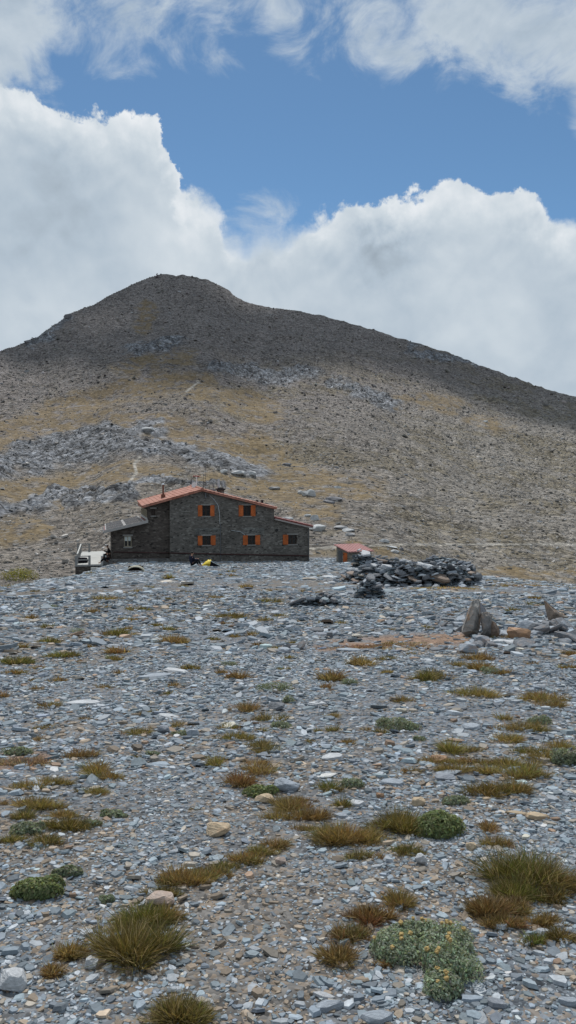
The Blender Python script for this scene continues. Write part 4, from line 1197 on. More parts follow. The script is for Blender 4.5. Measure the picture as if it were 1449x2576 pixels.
def facet_stone(pb, out, ridge, dp, col, label, rust, dy=0.0, group='stones set upright'):
    """upright stone from its silhouette: outline points, a ridge towards the viewer and a smaller back, all at real size"""
    zx = lambda q: (1100.6 + q[0] * .2405, 1484 + q[1] * .2405)
    O = [zx(q) for q in out]; px = sum(q[0] for q in O) / len(O)
    g = hit(px, pb); d = g.y + dy
    W = lambda q, y: ((q[0] - 724.5) / FOC * d - g.x, y, EYE - (q[1] - 1228) / FOC * d - g.z)
    bm = bmesh.new(); pts = []
    cz = sum(q[1] for q in O) / len(O)
    for q in O:
        pts.append(W(q, random.uniform(-.02, .02)))
        s = .80; pts.append(W((px + (q[0] - px) * s, cz + (q[1] - cz) * s), dp))
    for q in ridge:
        pts.append(W(zx(q), -dp * .75))
    low = max(O, key=lambda q: q[1])
    for sx in (-.25, .25): pts.append(W((px + sx * (max(q[0] for q in O) - min(q[0] for q in O)), low[1] + 6), dp * .3))
    h = bmesh.ops.convex_hull(bm, input=[bm.verts.new(p) for p in pts])
    bmesh.ops.delete(bm, geom=[v for v in bm.verts if not v.link_faces], context='VERTS')
    bmesh.ops.bevel(bm, geom=list(bm.edges), offset=.012, segments=1, affect='EDGES', clamp_overlap=True)
    bmesh.ops.triangulate(bm, faces=bm.faces); bmesh.ops.subdivide_edges(bm, edges=bm.edges, cuts=2, use_grid_fill=True)
    for v in bm.verts: v.co += Vector((random.uniform(-.007, .007), random.uniform(-.009, .009), random.uniform(-.009, .009)))
    me = bpy.data.meshes.new('standing_slab'); bm.to_mesh(me); bm.free(); me.materials.append(M_ROCK)
    o = link('standing_slab', me); o.location = (g.x, d + dp * .4, g.z); o.color = (*col, rust)
    return tag(o, label, 'standing stone', group)


def standing_slabs():
    facet_stone(1602, [(275, 465), (298, 385), (345, 285), (370, 200), (392, 125), (438, 112), (468, 135), (470, 330), (465, 410), (430, 470), (345, 488)], [(415, 200), (395, 330), (370, 420)], .16, (.28, .27, .255), 'tallest pointed standing slab with an orange-brown left face', 1.0)
    facet_stone(1575, [(445, 160), (470, 140), (500, 180), (530, 240), (525, 330), (470, 330)], [(480, 240)], .10, (.25, .25, .265), 'dark point of a slab standing behind the tallest standing slab', 0, .25)
    facet_stone(1605, [(476, 252), (540, 238), (580, 276), (597, 345), (575, 480), (520, 492), (492, 430)], [(545, 300), (530, 420)], .13, (.21, .205, .20), 'blunt grey-brown upright slab next to the tallest one', .5, .05)
    facet_stone(1605, [(592, 335), (630, 358), (660, 415), (668, 488), (575, 490), (580, 400)], [(620, 420)], .10, (.24, .185, .15), 'shorter rust-streaked upright slab at the right of the standing group', 1.0, .10)
    facet_stone(1566, [(1138, 118), (1200, 178), (1272, 222), (1365, 300), (1340, 325), (1260, 300), (1195, 240)], [(1230, 240)], .14, (.27, .215, .175), 'brown slab leaning steeply to the left at the right edge', .6, 0)


standing_slabs()


# ---- the stone windbreak: a ring of piled slates
def windbreak():
    cx, cy, ax, ay = 4.90, 30.2, 2.12, 2.9
    def height(a):                       # a = 0 to the right, -pi/2 towards the camera
        s = math.sin(a)
        h = .92 if s > .1 else .74
        if abs(a) < .35: h = .80
        if abs(abs(a) - PI) < .5: h = .52
        h *= 1 + .16 * math.sin(a * 3.1 + .6) + .10 * math.sin(a * 7.3 + 2) + .07 * math.sin(a * 13 + 1)
        return h * random.uniform(.92, 1.06)
    P = []; S = []
    for k in range(5200):
        a = random.uniform(-PI, PI); hmax = height(a); f = random.random()
        w = .70 * (1 - .58 * f); off = random.uniform(-w, w)
        x = cx + (ax + off) * math.cos(a); y = cy + (ay + off) * math.sin(a)
        P.append((x, y, f * hmax * .93)); S.append(random.uniform(.16, .42))
    P = np.array(P); P[:, 2] += terrain(P[:, 0], P[:, 1]) - .02
    o = scatter_slates('slate_heap', P, np.array(S), stone_colours(len(P), .45, .05, .08), (.12, .26), .16)
    tag(o, 'dark slates heaped as the core of the ring-shaped windbreak', 'slate heap')
    n = 0; lab = {'dark': 'dark flat slate stacked in the wall of the stone windbreak', 'pale': 'pale grey slate with light painted into its colour on top of the stone windbreak', 'tan': 'brownish slate stacked in the wall of the stone windbreak'}
    for k in range(145):
        front = k % 10 < 6
        a = random.uniform(-PI + .15, -.1) if front else random.uniform(.15, PI - .1) if k % 10 < 8 else random.uniform(-PI, PI)
        f = random.random() ** .8 if front else random.uniform(.55, 1.0)
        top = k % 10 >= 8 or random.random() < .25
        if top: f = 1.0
        hm = height(a); sgn = 1 if front else -1
        off = random.uniform(-.25, .25) if top else sgn * (.68 * (1 - .58 * f) + random.uniform(-.06, .08))
        x = cx + (ax + off) * math.cos(a); y = cy + (ay + off) * math.sin(a)
        w = random.uniform(.24, .50) if random.random() < .75 else random.uniform(.5, .85); th = random.uniform(.04, .085) if random.random() < .8 else random.uniform(.10, .20)
        if top: c, kk = (PALE, 'pale') if random.random() < .5 else (MID, 'dark')  # half the top slates get a paler base colour standing for caught light
        else:
            u = random.random(); c, kk = (DARK, 'dark') if u < .66 else (((.24, .185, .15), 'tan') if u < .75 else (GREY, 'dark'))
        mm = random.uniform(.75, 1.15); c = tuple(q * mm for q in c)
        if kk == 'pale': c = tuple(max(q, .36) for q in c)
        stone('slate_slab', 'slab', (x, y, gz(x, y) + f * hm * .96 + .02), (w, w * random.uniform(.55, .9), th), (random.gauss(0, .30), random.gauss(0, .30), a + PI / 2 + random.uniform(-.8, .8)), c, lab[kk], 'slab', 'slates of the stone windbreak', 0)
    # fallen plates at the foot
    for k in range(22):
        a = random.uniform(-PI + .1, .3); off = random.uniform(.6, 1.0)
        x = cx + (ax + off) * math.cos(a); y = cy + (ay + off) * math.sin(a); w = random.uniform(.18, .5)
        stone('slate_slab', 'slab', (x, y, gz(x, y) + .04), (w, w * .7, .07), (random.uniform(-.3, .3), random.uniform(-.3, .3), random.uniform(0, 6)), GREY if random.random() < .5 else MID, 'grey slate fallen at the foot of the stone windbreak', 'slab', 'slates fallen around the windbreak', 0)


windbreak()


def small_heaps():
    for (x0, x1, y0, y1, h, n, pk, grp, lab) in ((1.95, 2.82, 21.4, 22.4, .62, 24, .45, 'slates of the small heap', 'slate in the small heap in front of the windbreak'), (.02, 1.5, 18.6, 19.4, .25, 30, .2, 'slates in the low line of stones', 'dark slate in the low line of stones left of the small heap')):
        m = 420; P = np.stack([rng.uniform(x0 + .08, x1 - .08, m), rng.uniform(y0 + .1, y1 - .1, m), rng.random(m)], -1)
        hx = 1 - np.abs((P[:, 0] - (x0 + x1) / 2) / ((x1 - x0) / 2)) ** 2.2
        P[:, 2] = P[:, 2] * hx * h * .85 + terrain(P[:, 0], P[:, 1])
        o = scatter_slates('slate_heap', P, rng.uniform(.1, .3, m), stone_colours(m, .40, .06, .08), (.12, .26), .2)
        tag(o, 'small slates filling ' + ('the small heap' if h > .3 else 'the low line of stones'), 'slate heap')
        for k in range(n):
            x = random.uniform(x0, x1); y = random.uniform(y0, y1); f = 1 - abs((x - (x0 + x1) / 2) / ((x1 - x0) / 2)) ** 2.2
            w = random.uniform(.2, .48); pale = random.random() < pk
            stone('slate_slab', 'slab', (x, y, gz(x, y) + random.random() * f * h + .03), (w, w * .7, random.uniform(.05, .11)), (random.uniform(-.45, .45), random.uniform(-.45, .45), random.uniform(0, 6)), GREY if pale else DARK, ('pale ' if pale else 'dark ') + lab.replace('dark ', ''), 'slab', grp, .2)


small_heaps()


def slab_litter():
    """broken plates lying about the standing slabs and in the second pile at the right edge"""
    for (px0, px1, py0, py1, n, pile) in ((1110, 1175, 1560, 1590, 5, 0), (1185, 1330, 1594, 1632, 9, 0), (1350, 1449, 1574, 1596, 9, .08), (1400, 1460, 1598, 1625, 5, .06), (760, 860, 1588, 1604, 5, 0), (640, 760, 1630, 1642, 4, 0), (560, 1000, 1480, 1560, 7, 0)):
        H = hits(np.array([random.uniform(px0, px1) for _ in range(n)]), np.array([random.uniform(py0, py1) for _ in range(n)]))
        for g in H:
            w = random.uniform(.16, .42); pale = random.random() < .4; mm = random.uniform(.8, 1.15)
            where = 'near the standing slabs' if px0 > 1100 else 'loose on the plain left of the standing slabs'
            c = GREY if pale else DARK
            stone('slate_slab', 'slab', (g[0], g[1], g[2] + .03 + random.random() * pile), (w, w * .7, random.uniform(.04, .10)), (random.gauss(0, .3), random.gauss(0, .3), random.uniform(0, 6)), tuple(q * mm for q in c), ('pale grey' if pale else 'dark') + ' broken slate plate ' + where, 'slab', 'broken plates ' + where, .25)


slab_litter()


def cairn():
    g = hits(np.array([395.]), np.array([699.]))[0]
    o = empty('summit_cairn', g); tag(o, 'tiny pointed stone cairn on the skyline of the summit', 'cairn')
    for k, (w, z) in enumerate(((1.9, 0.1), (1.5, .7), (1.1, 1.3), (.8, 1.8), (.5, 2.2))):
        s = link('stone', ROCKS['block'][k], o); s.location = (.1 * (-1) ** k, 0, z); s.scale = (w, w, .85); s.color = (.12, .10, .11, 0)


cairn()
# ------------------------------------------------------------------ tufts and cushion plants
KC = {'r': (.200, .138, .060), 'y': (.222, .172, .066), 'o': (.158, .138, .048), 'g': (.21, .24, .165), 'G': (.18, .215, .10), 'l': (.23, .225, .06)}
NAMED = {  # picture position: label written by hand for the plants that stand out
    (45, 1462): 'yellow-green bush at the left edge beside the terrace', (350, 2335): 'olive grass tussock behind the pinkish flat-topped rock', (415, 2318): 'ochre grass spilling right around the pinkish flat-topped rock',
    (460, 2228): 'thick ochre part of the diagonal grass strip above the pinkish rock', (605, 2172): 'narrow upper stretch of the diagonal grass strip', (690, 2137): 'topmost tip of the diagonal grass strip by a round pinkish stone',
    (172, 2412): 'ochre tuft joining the biggest tussock on its left', (130, 2457): 'rusty tuft at the lower left end of the diagonal grass strip', (440, 2580): 'olive tuft cut by the bottom edge of the photo',
    (78, 2262): 'dense green leafy mat at the left edge low in the photo', (170, 2205): 'thin grey-green sprigs behind the dense green leafy mat', (265, 2272): 'tiny lime-green plant alone on gravel left of the strip',
    (935, 2322): 'dark rusty tuft behind the left side of the flowering cushion', (1010, 2285): 'straw-coloured tuft with seed heads right behind the flowering cushion', (850, 2427): 'rusty tuft lowest at the left of the flowering cushion',
    (890, 2368): 'brown tuft touching the left edge of the flowering cushion', (960, 2432): 'small dry brown sprig in front of the flowering cushion', (1340, 2232): 'tall olive tussock at the right with long upright blades',
    (1310, 2268): 'lower olive half of the tall tussock at the right', (1240, 2312): 'broad rust-brown tuft between the flowering cushion and the tall tussock', (1275, 2337): 'rusty fringe under the broad rust-brown tuft', (1375, 2332): 'round rusty tuft by itself below the tall tussock',
    (1345, 2377): 'small olive-brown plant below the round rusty tuft', (1420, 2372): 'dark olive tuft at the right edge under the tall tussock', (1425, 2237): 'ochre tuft cut by the right edge beside the tall tussock',
    (650, 2006): 'round green cushion plant beside the pale blue-grey rock', (870, 2122): 'sprawling ochre tuft left of the leafy green bush', (1000, 2092): 'olive-brown grass merging into the left of the leafy green bush', (1035, 2150): 'low olive grass under the leafy green bush',
    (1225, 2005): 'long olive tuft just left of its paler twin', (1300, 1998): 'paler right half of the long olive tuft', (1190, 1752): 'wide ochre tuft on the right of the plain', (1375, 1765): 'widest ochre tuft near the right edge', (1402, 1782): 'round rusty tuft in front of the widest ochre tuft',
    (1000, 1835): 'long low grey-green mat in front of the cream stone', (1135, 1895): 'upright ochre tuft like a shaving brush', (335, 1848): 'wide low ochre tuft right of centre-left', (195, 1908): 'round rust-brown tuft with pale tips on the left',
    (123, 1781): 'round rusty tuft right of the leftmost edge tufts', (265, 1732): 'neat round rusty tuft above the long pale slab', (615, 1792): 'tall ochre tuft left of the green cushions', (690, 1738): 'pale grey-green cushion in the middle of the plain',
    (907, 1675): 'bushy ochre tuft in front of the reddish mat', (1205, 1660): 'rusty tuft in front of the angular grey rock', (170, 2090): 'long olive strip slanting up from the left edge', (90, 2040): 'ochre strip above the long olive strip on the left',
    (60, 2098): 'grey-green leafy cushion under the ochre strip at the left', (42, 1900): 'grey-green mat at the left edge beside a reddish soil patch', (1424, 1925): 'leafy grey-green plant around the pale rounded boulder',
    (570, 1555): 'long thin olive mat in front of the hut', (430, 1618): 'bright ochre tuft on the middle plain below the hut'}
LAND = [('the standing slabs', 1215, 1600), ('the stone windbreak', 1040, 1465), ('the flowering cushion', 1065, 2440), ('the biggest tussock', 318, 2420), ('the pinkish flat-topped rock', 402, 2266), ('the tan angular rock', 549, 2090), ('the leafy green bush', 1105, 2105),
        ('the yellowish-tan slab', 1357, 2052), ('the reddish mat', 1000, 1630), ('the large pale slab', 440, 1686), ('the long pale slab', 212, 1767), ('the round green cushion', 650, 2006), ('the wide ochre tuft', 1190, 1752), ('the cream stone', 1012, 1788), ('the pale wedge-shaped slab', 838, 1903),
        ('the terrace', 230, 1430), ('the hut', 520, 1415), ('the low line of stones', 800, 1515), ('the grey prism-shaped stone', 485, 1845), ('the pale rounded boulder', 1404, 1909)]
WORD = {'r': 'rust-brown grass tuft', 'y': 'ochre grass tuft', 'o': 'olive-brown grass tuft', 'g': 'grey-green cushion plant', 'G': 'green cushion plant', 'l': 'yellow-green bush'}


def blades(w, d, h, n, bw, base, seed, spread=.8):
    R = np.random.default_rng(seed)
    m = int(R.integers(9, 17))                                     # a tuft is several clumps of different size
    ang = R.uniform(0, 2 * PI, m); q0 = np.sqrt(R.random(m)) * .46
    cx = q0 * np.cos(ang) * w; cy = q0 * np.sin(ang) * d; cr = R.uniform(.06, .19, m); ch = R.uniform(.35, 1.0, m)
    cx[0] = cy[0] = 0; cr[0] = .25; ch[0] = 1.0
    cc = R.lognormal(0, .16, m)[:, None] * (1 + R.normal(0, .09, (m, 3)))
    k = R.choice(m, n, p=cr ** 2 / (cr ** 2).sum())
    a = R.uniform(0, 2 * PI, n); q = np.sqrt(R.random(n))
    bx = cx[k] + q * np.cos(a) * w * cr[k]; by = cy[k] + q * np.sin(a) * d * cr[k]
    stray = R.random(n) < .08; bx[stray] *= 1.25; by[stray] *= 1.25
    out = np.stack([np.cos(a) * q + .5 * bx / w, np.sin(a) * q + .5 * by / d], -1) * spread + R.normal(0, .34, (n, 2))
    L = h * ch[k] * (1.10 - .40 * q ** 2) * R.uniform(.40, 1.15, n)
    low = R.random(n) < .20
    rise = np.where(low, R.uniform(.05, .25, n), 1.0); out[low] = out[low] * 1.2 + .6 * np.stack([np.cos(a), np.sin(a)], -1)[low]; L[low] *= .85
    up = np.stack([out[:, 0], out[:, 1], rise], -1); up /= np.linalg.norm(up, axis=1)[:, None]
    droop = R.uniform(.1, .9, n)[:, None]
    side = np.stack([-up[:, 1], up[:, 0], 0 * a], -1) + R.normal(0, .5, (n, 3)); side /= np.linalg.norm(side, axis=1)[:, None]
    P0 = np.stack([bx, by, -.04 * h + 0 * a], -1)
    flat = np.stack([out[:, 0], out[:, 1], -.30 + 0 * a], -1)
    V = []
    wd = (bw * R.uniform(.6, 1.25, n))[:, None]
    for s, ww in ((0, 1.0), (.4, .9), (.75, .6)):
        c = P0 + up * (L * s)[:, None] + flat * (droop * s * s * L[:, None] * .6)
        V += [c - side * wd * ww * .5, c + side * wd * ww * .5]
    V.append(P0 + up * L[:, None] + flat * (droop * L[:, None] * .6))
    V = np.stack(V, 1)
    f = [0, 1, 3, 2, 2, 3, 5, 4, 4, 5, 6]
    F = (np.array(f)[None] + (np.arange(n) * 7)[:, None]).ravel()
    S = np.tile([4, 4, 3], n)
    c = np.array(base)[None] * cc[k] * R.lognormal(0, .28, (n, 1)) * (1 + R.normal(0, .07, (n, 3)))
    st = R.random(n) < .14; c[st] = np.array([.46, .37, .22]) * R.uniform(.7, 1.1, (st.sum(), 1))
    c[low] = .5 * c[low] + .5 * np.array([.27, .20, .12]) * R.uniform(.6, 1.1, (low.sum(), 1))
    dk = R.random(n) < .14; c[dk] = c[dk] * .45
    return V.reshape(-1, 3), F, S, np.repeat(np.clip(c, .01, .6), 7, 0)


def leaves(w, d, h, n, ls, base, seed, lumps=7):
    R = np.random.default_rng(seed)
    lc = np.stack([R.uniform(-.36, .36, lumps) * w, R.uniform(-.36, .36, lumps) * d, R.uniform(.0, .25, lumps) * h], -1); lc[0] = 0
    lr = R.uniform(.16, .26, lumps); lr[0] = .42
    k = R.integers(0, lumps, n); k = np.where(R.random(n) < .35, 0, k)
    v = R.normal(0, 1, (n, 3)); v[:, 2] = np.abs(v[:, 2]) * .9; v /= np.linalg.norm(v, axis=1)[:, None]
    rad = R.uniform(.55, 1.04, n) ** .6
    sc = np.stack([lr[k] * w, lr[k] * d, np.where(k == 0, .80, .55) * h], -1)
    c = lc[k] + v * sc * rad[:, None]; c[:, 2] = np.maximum(c[:, 2], .01 * h)
    t = np.cross(v, R.normal(0, 1, (n, 3))); t /= np.linalg.norm(t, axis=1)[:, None] + 1e-9
    nn = v + R.normal(0, .7, (n, 3)); s = np.cross(nn, t); s /= np.linalg.norm(s, axis=1)[:, None] + 1e-9
    l = (ls * R.uniform(.6, 1.4, n))[:, None]
    V = np.stack([c - t * l * .5, c + s * l * .28, c + t * l * .5 + v * l * .15, c - s * l * .28], 1)
    F = np.arange(n * 4)
    col = np.array(base)[None] * R.lognormal(0, .28, (n, 1)) * (1 + R.normal(0, .07, (n, 3)))
    return V.reshape(-1, 3), F, np.full(n, 4), np.repeat(np.clip(col, .01, .6), 4, 0)


def tuft(px, py, w, h, kind, label, group=None, seed=0, g=None, name=None):
    dist = g[1]; W = w * dist / FOC * (1.14 if kind in 'ryo' else 1.0); H = h * dist / FOC
    sl = max(.06, (py - 1228) / FOC)
    dep = min(W * .75, max(H / sl * .55, W * .3))
    hgt = max(H - .45 * dep * sl, H * .45) * (1.5 if py < 1720 else 1.12 if py < 2000 else .88)
    pxsize = dist / FOC * 2.5
    if kind in 'gGl':
        n = int(np.clip(w * h / 2.0, 160, 5200)); ls = max(.016 if kind != 'l' else .05, pxsize * 1.3)
        d = leaves(W * 1.05, dep * 1.05, hgt, n, ls, KC[kind], seed)
        nm, cat = 'cushion_plant', 'plant'
        if kind == 'l': nm = 'bush'; cat = 'bush'
    else:
        f = 1.0 + .9 * (py < 1720); n = int(np.clip(w * h / 2.6 * f, 150, 4200)); bw = max(.0026, pxsize * (.45 + .1 * (py < 1720)))
        d = blades(W, dep, hgt * 1.05, n, bw, KC[kind], seed)
        nm, cat = 'grass_tuft', 'grass tuft'
    o = np_mesh(name or nm, d[0], d[1], d[2], M_BLADE, d[3])
    o.location = (g[0], g[1] + dep * .30, gz(g[0], g[1] + dep * .30)); o.rotation_euler = (0, 0, 0)
    return tag(o, label, cat, group)


def plants():
    items, H = ITEMS, ITEM_HITS
    used = {}
    for k, (it, g) in enumerate(zip(items, H)):
        px, py, w, h, kd = it
        lab = NAMED.get((int(px), int(py))); grp = None
        grp = 'grass tufts on the slate plain' if kd in 'ryo' else 'green cushion plants on the slate plain'
        if kd == 'l': grp = None
        if lab is None and py < 1660 and w < 60:
            lab = {'r': 'small low rust-brown tuft', 'y': 'small low ochre tuft', 'o': 'small low olive-brown tuft', 'g': 'small low grey-green plant'}[kd] + ' among slates on the plain below the hut'
            grp += ', far ones'
        elif lab is None:
            big = 'large ' if w * h > 3400 else 'wide flat ' if w > 3.4 * h else 'small ' if w < 42 else ''
            cand = sorted(LAND, key=lambda L: math.hypot((px - L[1]), (py - L[2]) * 1.6))
            for L in cand[:8]:
                dx, dy = px - L[1], (py - L[2]) * 1.5
                rel = ('left of ' if dx < 0 else 'right of ') if abs(dx) > 1.3 * abs(dy) else ('behind ' if dy < 0 else 'in front of ')
                if abs(dx) > .45 * abs(dy) and abs(dy) > .45 * abs(dx): rel = ('behind ' if dy < 0 else 'in front of ') + 'and ' + ('left of ' if dx < 0 else 'right of ')
                dd = math.hypot(dx, dy)
                near = 'close ' if dd < 75 else 'some way ' if dd < 190 else ''
                lab = big + WORD[kd] + ' ' + near + rel + L[0]
                if lab not in used: break
            else:
                lab = big + WORD[kd] + ' between ' + cand[0][0] + ' and ' + cand[1][0]
                if lab in used: lab = big + WORD[kd] + ' between ' + cand[1][0] + ' and ' + cand[2][0]
        if 'far ones' not in grp if grp else True:
            used[lab] = used.get(lab, 0) + 1
        if len(lab.split()) > 16: lab = big + WORD[kd] + ' nearest ' + cand[0][0]
        tuft(px, py, w, h, kd, lab, grp, 200 + k, g)
    # many small far tufts on the plain
    n = 0; R = np.random.default_rng(5)
    px = R.uniform(0, 1449, 150); py = 1440 + R.random(150) ** 1.2 * 260
    G = hits(px, py)
    for k in range(150):
        if n >= 80: break
        if G[k][1] > 56 or G[k][1] < 8: continue
        if any(abs(px[k] - i[0]) < (i[2] * .5 + 16) and abs(py[k] - i[1]) < 14 for i in items): continue
        if 880 < px[k] < 1210 and py[k] < 1500: continue
        kd = 'ryoo'[R.integers(0, 4)]; w = R.uniform(18, 46) * (.5 + (py[k] - 1400) / 400)
        tuft(px[k], py[k], w, w * R.uniform(.18, .34), kd, {'r': 'small low rust-brown tuft', 'y': 'small low ochre tuft', 'o': 'small low olive-brown tuft'}[kd] + ' among slates on the plain below the hut', 'grass tufts on the slate plain, far ones', 900 + k, G[k]); n += 1
    # grassy border of the saddle on the right and the flat reddish mats
    for (px_, py_, w, h, c, lab) in ((1000, 1634, 330, 30, (.27, .185, .13), 'flat reddish dry grass mat left of the standing slabs'), (55, 1930, 150, 30, (.26, .18, .125), 'reddish-brown bare dry mat at the left edge of the plain'),
                                     (1120, 1482, 190, 16, (.30, .23, .11), 'olive-brown grass belt along the foot of the windbreak'), (1330, 1476, 250, 14, (.31, .225, .12), 'brown grass belt right of the windbreak')):
        g = hit(px_, py_); W = w * g.y / FOC; sl = (py_ - 1228) / FOC; dp = h * g.y / FOC / (sl * 1.0)
        dp = min(dp, W * 1.4); n = int(w * h / 2.2)
        d = blades(W * 1.2, dp * 1.1, .05 + g.y * .0012, n, max(.005, g.y / FOC * 1.6), c, int(px_), .9)
        o = np_mesh('dry_grass_mat', d[0], d[1], d[2], M_BLADE, d[3]); o.location = (g.x, g.y + dp * .4, 0)
        V = d[0].copy(); V[:, 2] += terrain(V[:, 0] + g.x, V[:, 1] + g.y + dp * .4); o.data.vertices.foreach_set('co', V.astype(np.float32).ravel()); o.data.update()
        tag(o, lab, 'grass mat')
    # the biggest tussock
    g = hit(318, 2422)
    tuft(318, 2422, 215, 140, 'o', 'biggest olive grass tussock with straw tips at lower left', 'grass tufts on the slate plain', 77, g)
    # leafy bush in the middle right
    g = hit(1105, 2108); tuft(1105, 2108, 145, 100, 'G', 'leafy green bush with pale flower specks in the brown grass', None, 78, g, 'bush')
    # the flowering cushion: three lobes of one plant
    g = hit(1090, 2455); W = 300 * g.y / FOC
    root = empty('flowering_cushion', (g.x, g.y, 0)); tag(root, 'large grey-green cushion plant with yellow flower heads at lower right', 'plant')
    lob = [(-.27, .36, .50, .40, .085), (.20, .40, .48, .38, .105), (.13, .06, .44, .40, .12), (.05, -.20, .32, .26, .08), (-.03, .60, .56, .22, .08)]
    fl = []
    Vs, Fs, Ss, Cs = [], [], [], []; b0 = 0
    for i, (ox, oy, ww, dd, hh) in enumerate(lob):
        d = leaves(W * ww * 1.15, W * dd * 1.35, hh * 1.05, 4000, .0125, (.26, .31, .225), 300 + i, 11)
        v = d[0] + np.array([ox * W, oy * W, 0]); v[:, 2] += terrain(v[:, 0] + g.x, v[:, 1] + g.y)
        Vs.append(v); Fs.append(d[1] + b0); Ss.append(d[2]); Cs.append(d[3]); b0 += len(v)
        for k in range(5):
            a = random.uniform(0, 2 * PI); q = random.random() ** .5 * .42
            fx, fy = ox * W + q * math.cos(a) * W * ww, oy * W + q * math.sin(a) * W * dd
            fl.append((fx, fy, gz(g.x + fx, g.y + fy) + hh * (1.1 - q * 1.1)))
    np_mesh('foliage', np.concatenate(Vs), np.concatenate(Fs), np.concatenate(Ss), M_BLADE, np.concatenate(Cs), False, root)
    bm = bmesh.new(); R2 = random.Random(3)
    bmesh.ops.create_icosphere(bm, subdivisions=2, radius=.0085)
    for q in bm.verts: q.co *= R2.uniform(.75, 1.25)
    me = bpy.data.meshes.new('flower_head'); bm.to_mesh(me); bm.free(); me.materials.append(plain_mat('straw_yellow', (.38, .27, .11), .8, .2, .35, 60))
    st = MB().tube([(0, 0, -.07), (.004, 0, -.035), (0, 0, 0)], .0016, 4); sm = st.build('stem', M_STEM); sme = sm.data; bpy.data.objects.remove(sm)
    for p in fl:
        o = link('flower_head', me, root); o.location = p; s = random.uniform(.75, 1.3); o.scale = (s, s, s * .9); o.rotation_euler = (random.uniform(-.4, .4), random.uniform(-.4, .4), random.uniform(0, 6))
        s2 = link('stem', sme, o)


M_STEM = plain_mat('dry_stem', (.24, .22, .10), .8)
plants()
# ------------------------------------------------------------------ camera, light, sky
cam = bpy.data.cameras.new('camera'); co = bpy.data.objects.new('camera', cam); COL.objects.link(co)
cam.sensor_fit = 'VERTICAL'; cam.sensor_height = 36.0; cam.lens = 36.0 * FOC / 2576.0
cam.clip_start = .05; cam.clip_end = 6000
co.location = (0, 0, EYE); co.rotation_euler = (PI / 2 - PITCH, 0, 0)
SC.camera = co

SUN_AZ, SUN_EL = math.radians(-8), math.radians(57)
SDIR = Vector((math.sin(SUN_AZ) * math.cos(SUN_EL), math.cos(SUN_AZ) * math.cos(SUN_EL), math.sin(SUN_EL)))
sl = bpy.data.lights.new('sun', 'SUN'); sl.energy = 3.4; sl.angle = math.radians(2.0); sl.color = (1.0, .97, .925)
so = bpy.data.objects.new('sun', sl); COL.objects.link(so); so.location = (0, 0, 60)
so.rotation_euler = SDIR.to_track_quat('Z', 'Y').to_euler()

# the cloud above the frame that keeps the sun off the summit and the right-hand ridge
def build_cloud():
    edge = np.array([(-250, 940), (0, 905), (150, 880), (300, 895), (450, 940), (600, 880), (760, 900), (900, 885), (1050, 932), (1250, 1000), (1449, 1064)], float)
    H = hits(edge[:, 0], edge[:, 1])
    PXs = edge[:, 0]; a = np.arctan((PXs - 724.5) / FOC); R = interp(RDIST, PXs) + 25
    far = np.stack([R * np.sin(a), R * np.cos(a), 0 * a], -1)
    far[:, 2] = EYE + R * 0; d = ray(PXs, interp(RIDGE, PXs)); far[:, 2] += R * d[:, 2] / np.hypot(d[:, 0], d[:, 1])
    bm = bmesh.new(); nb = 30; k = np.linspace(0, 1, nb)
    A = np.stack([np.interp(k * 10, np.arange(11), H[:, i]) for i in range(3)], -1)
    B = np.stack([np.interp(k * 10, np.arange(11), far[:, i]) for i in range(3)], -1)
    L = 760.0
    for i in range(nb):
        n = max(2, int(np.linalg.norm(B[i] - A[i]) / 22))
        for j in range(n + 1):
            f = j / n; rr = 17 + random.uniform(-3, 5)
            p = A[i] * (1 - f) + B[i] * f
            p = Vector(p) + SDIR * L + Vector((random.uniform(-4, 4), random.uniform(-4, 4), random.uniform(-6, 6)))
            if j == 0: p += Vector((0, 12, 6))
            if i < 18 and random.random() < .60: continue
            m = Matrix.Translation(p) @ Matrix.Diagonal((rr * 1.15, rr, rr * .55, 1))
            bmesh.ops.create_icosphere(bm, subdivisions=2, radius=1.0, matrix=m)
    for f in bm.faces: f.smooth = True
    me = bpy.data.meshes.new('cloud'); bm.to_mesh(me); bm.free()
    me.materials.append(plain_mat('cloud_white', (.8, .8, .8), 1.0, 0, .05, .02))
    tag(link('cloud', me), kind='stuff')


build_cloud()


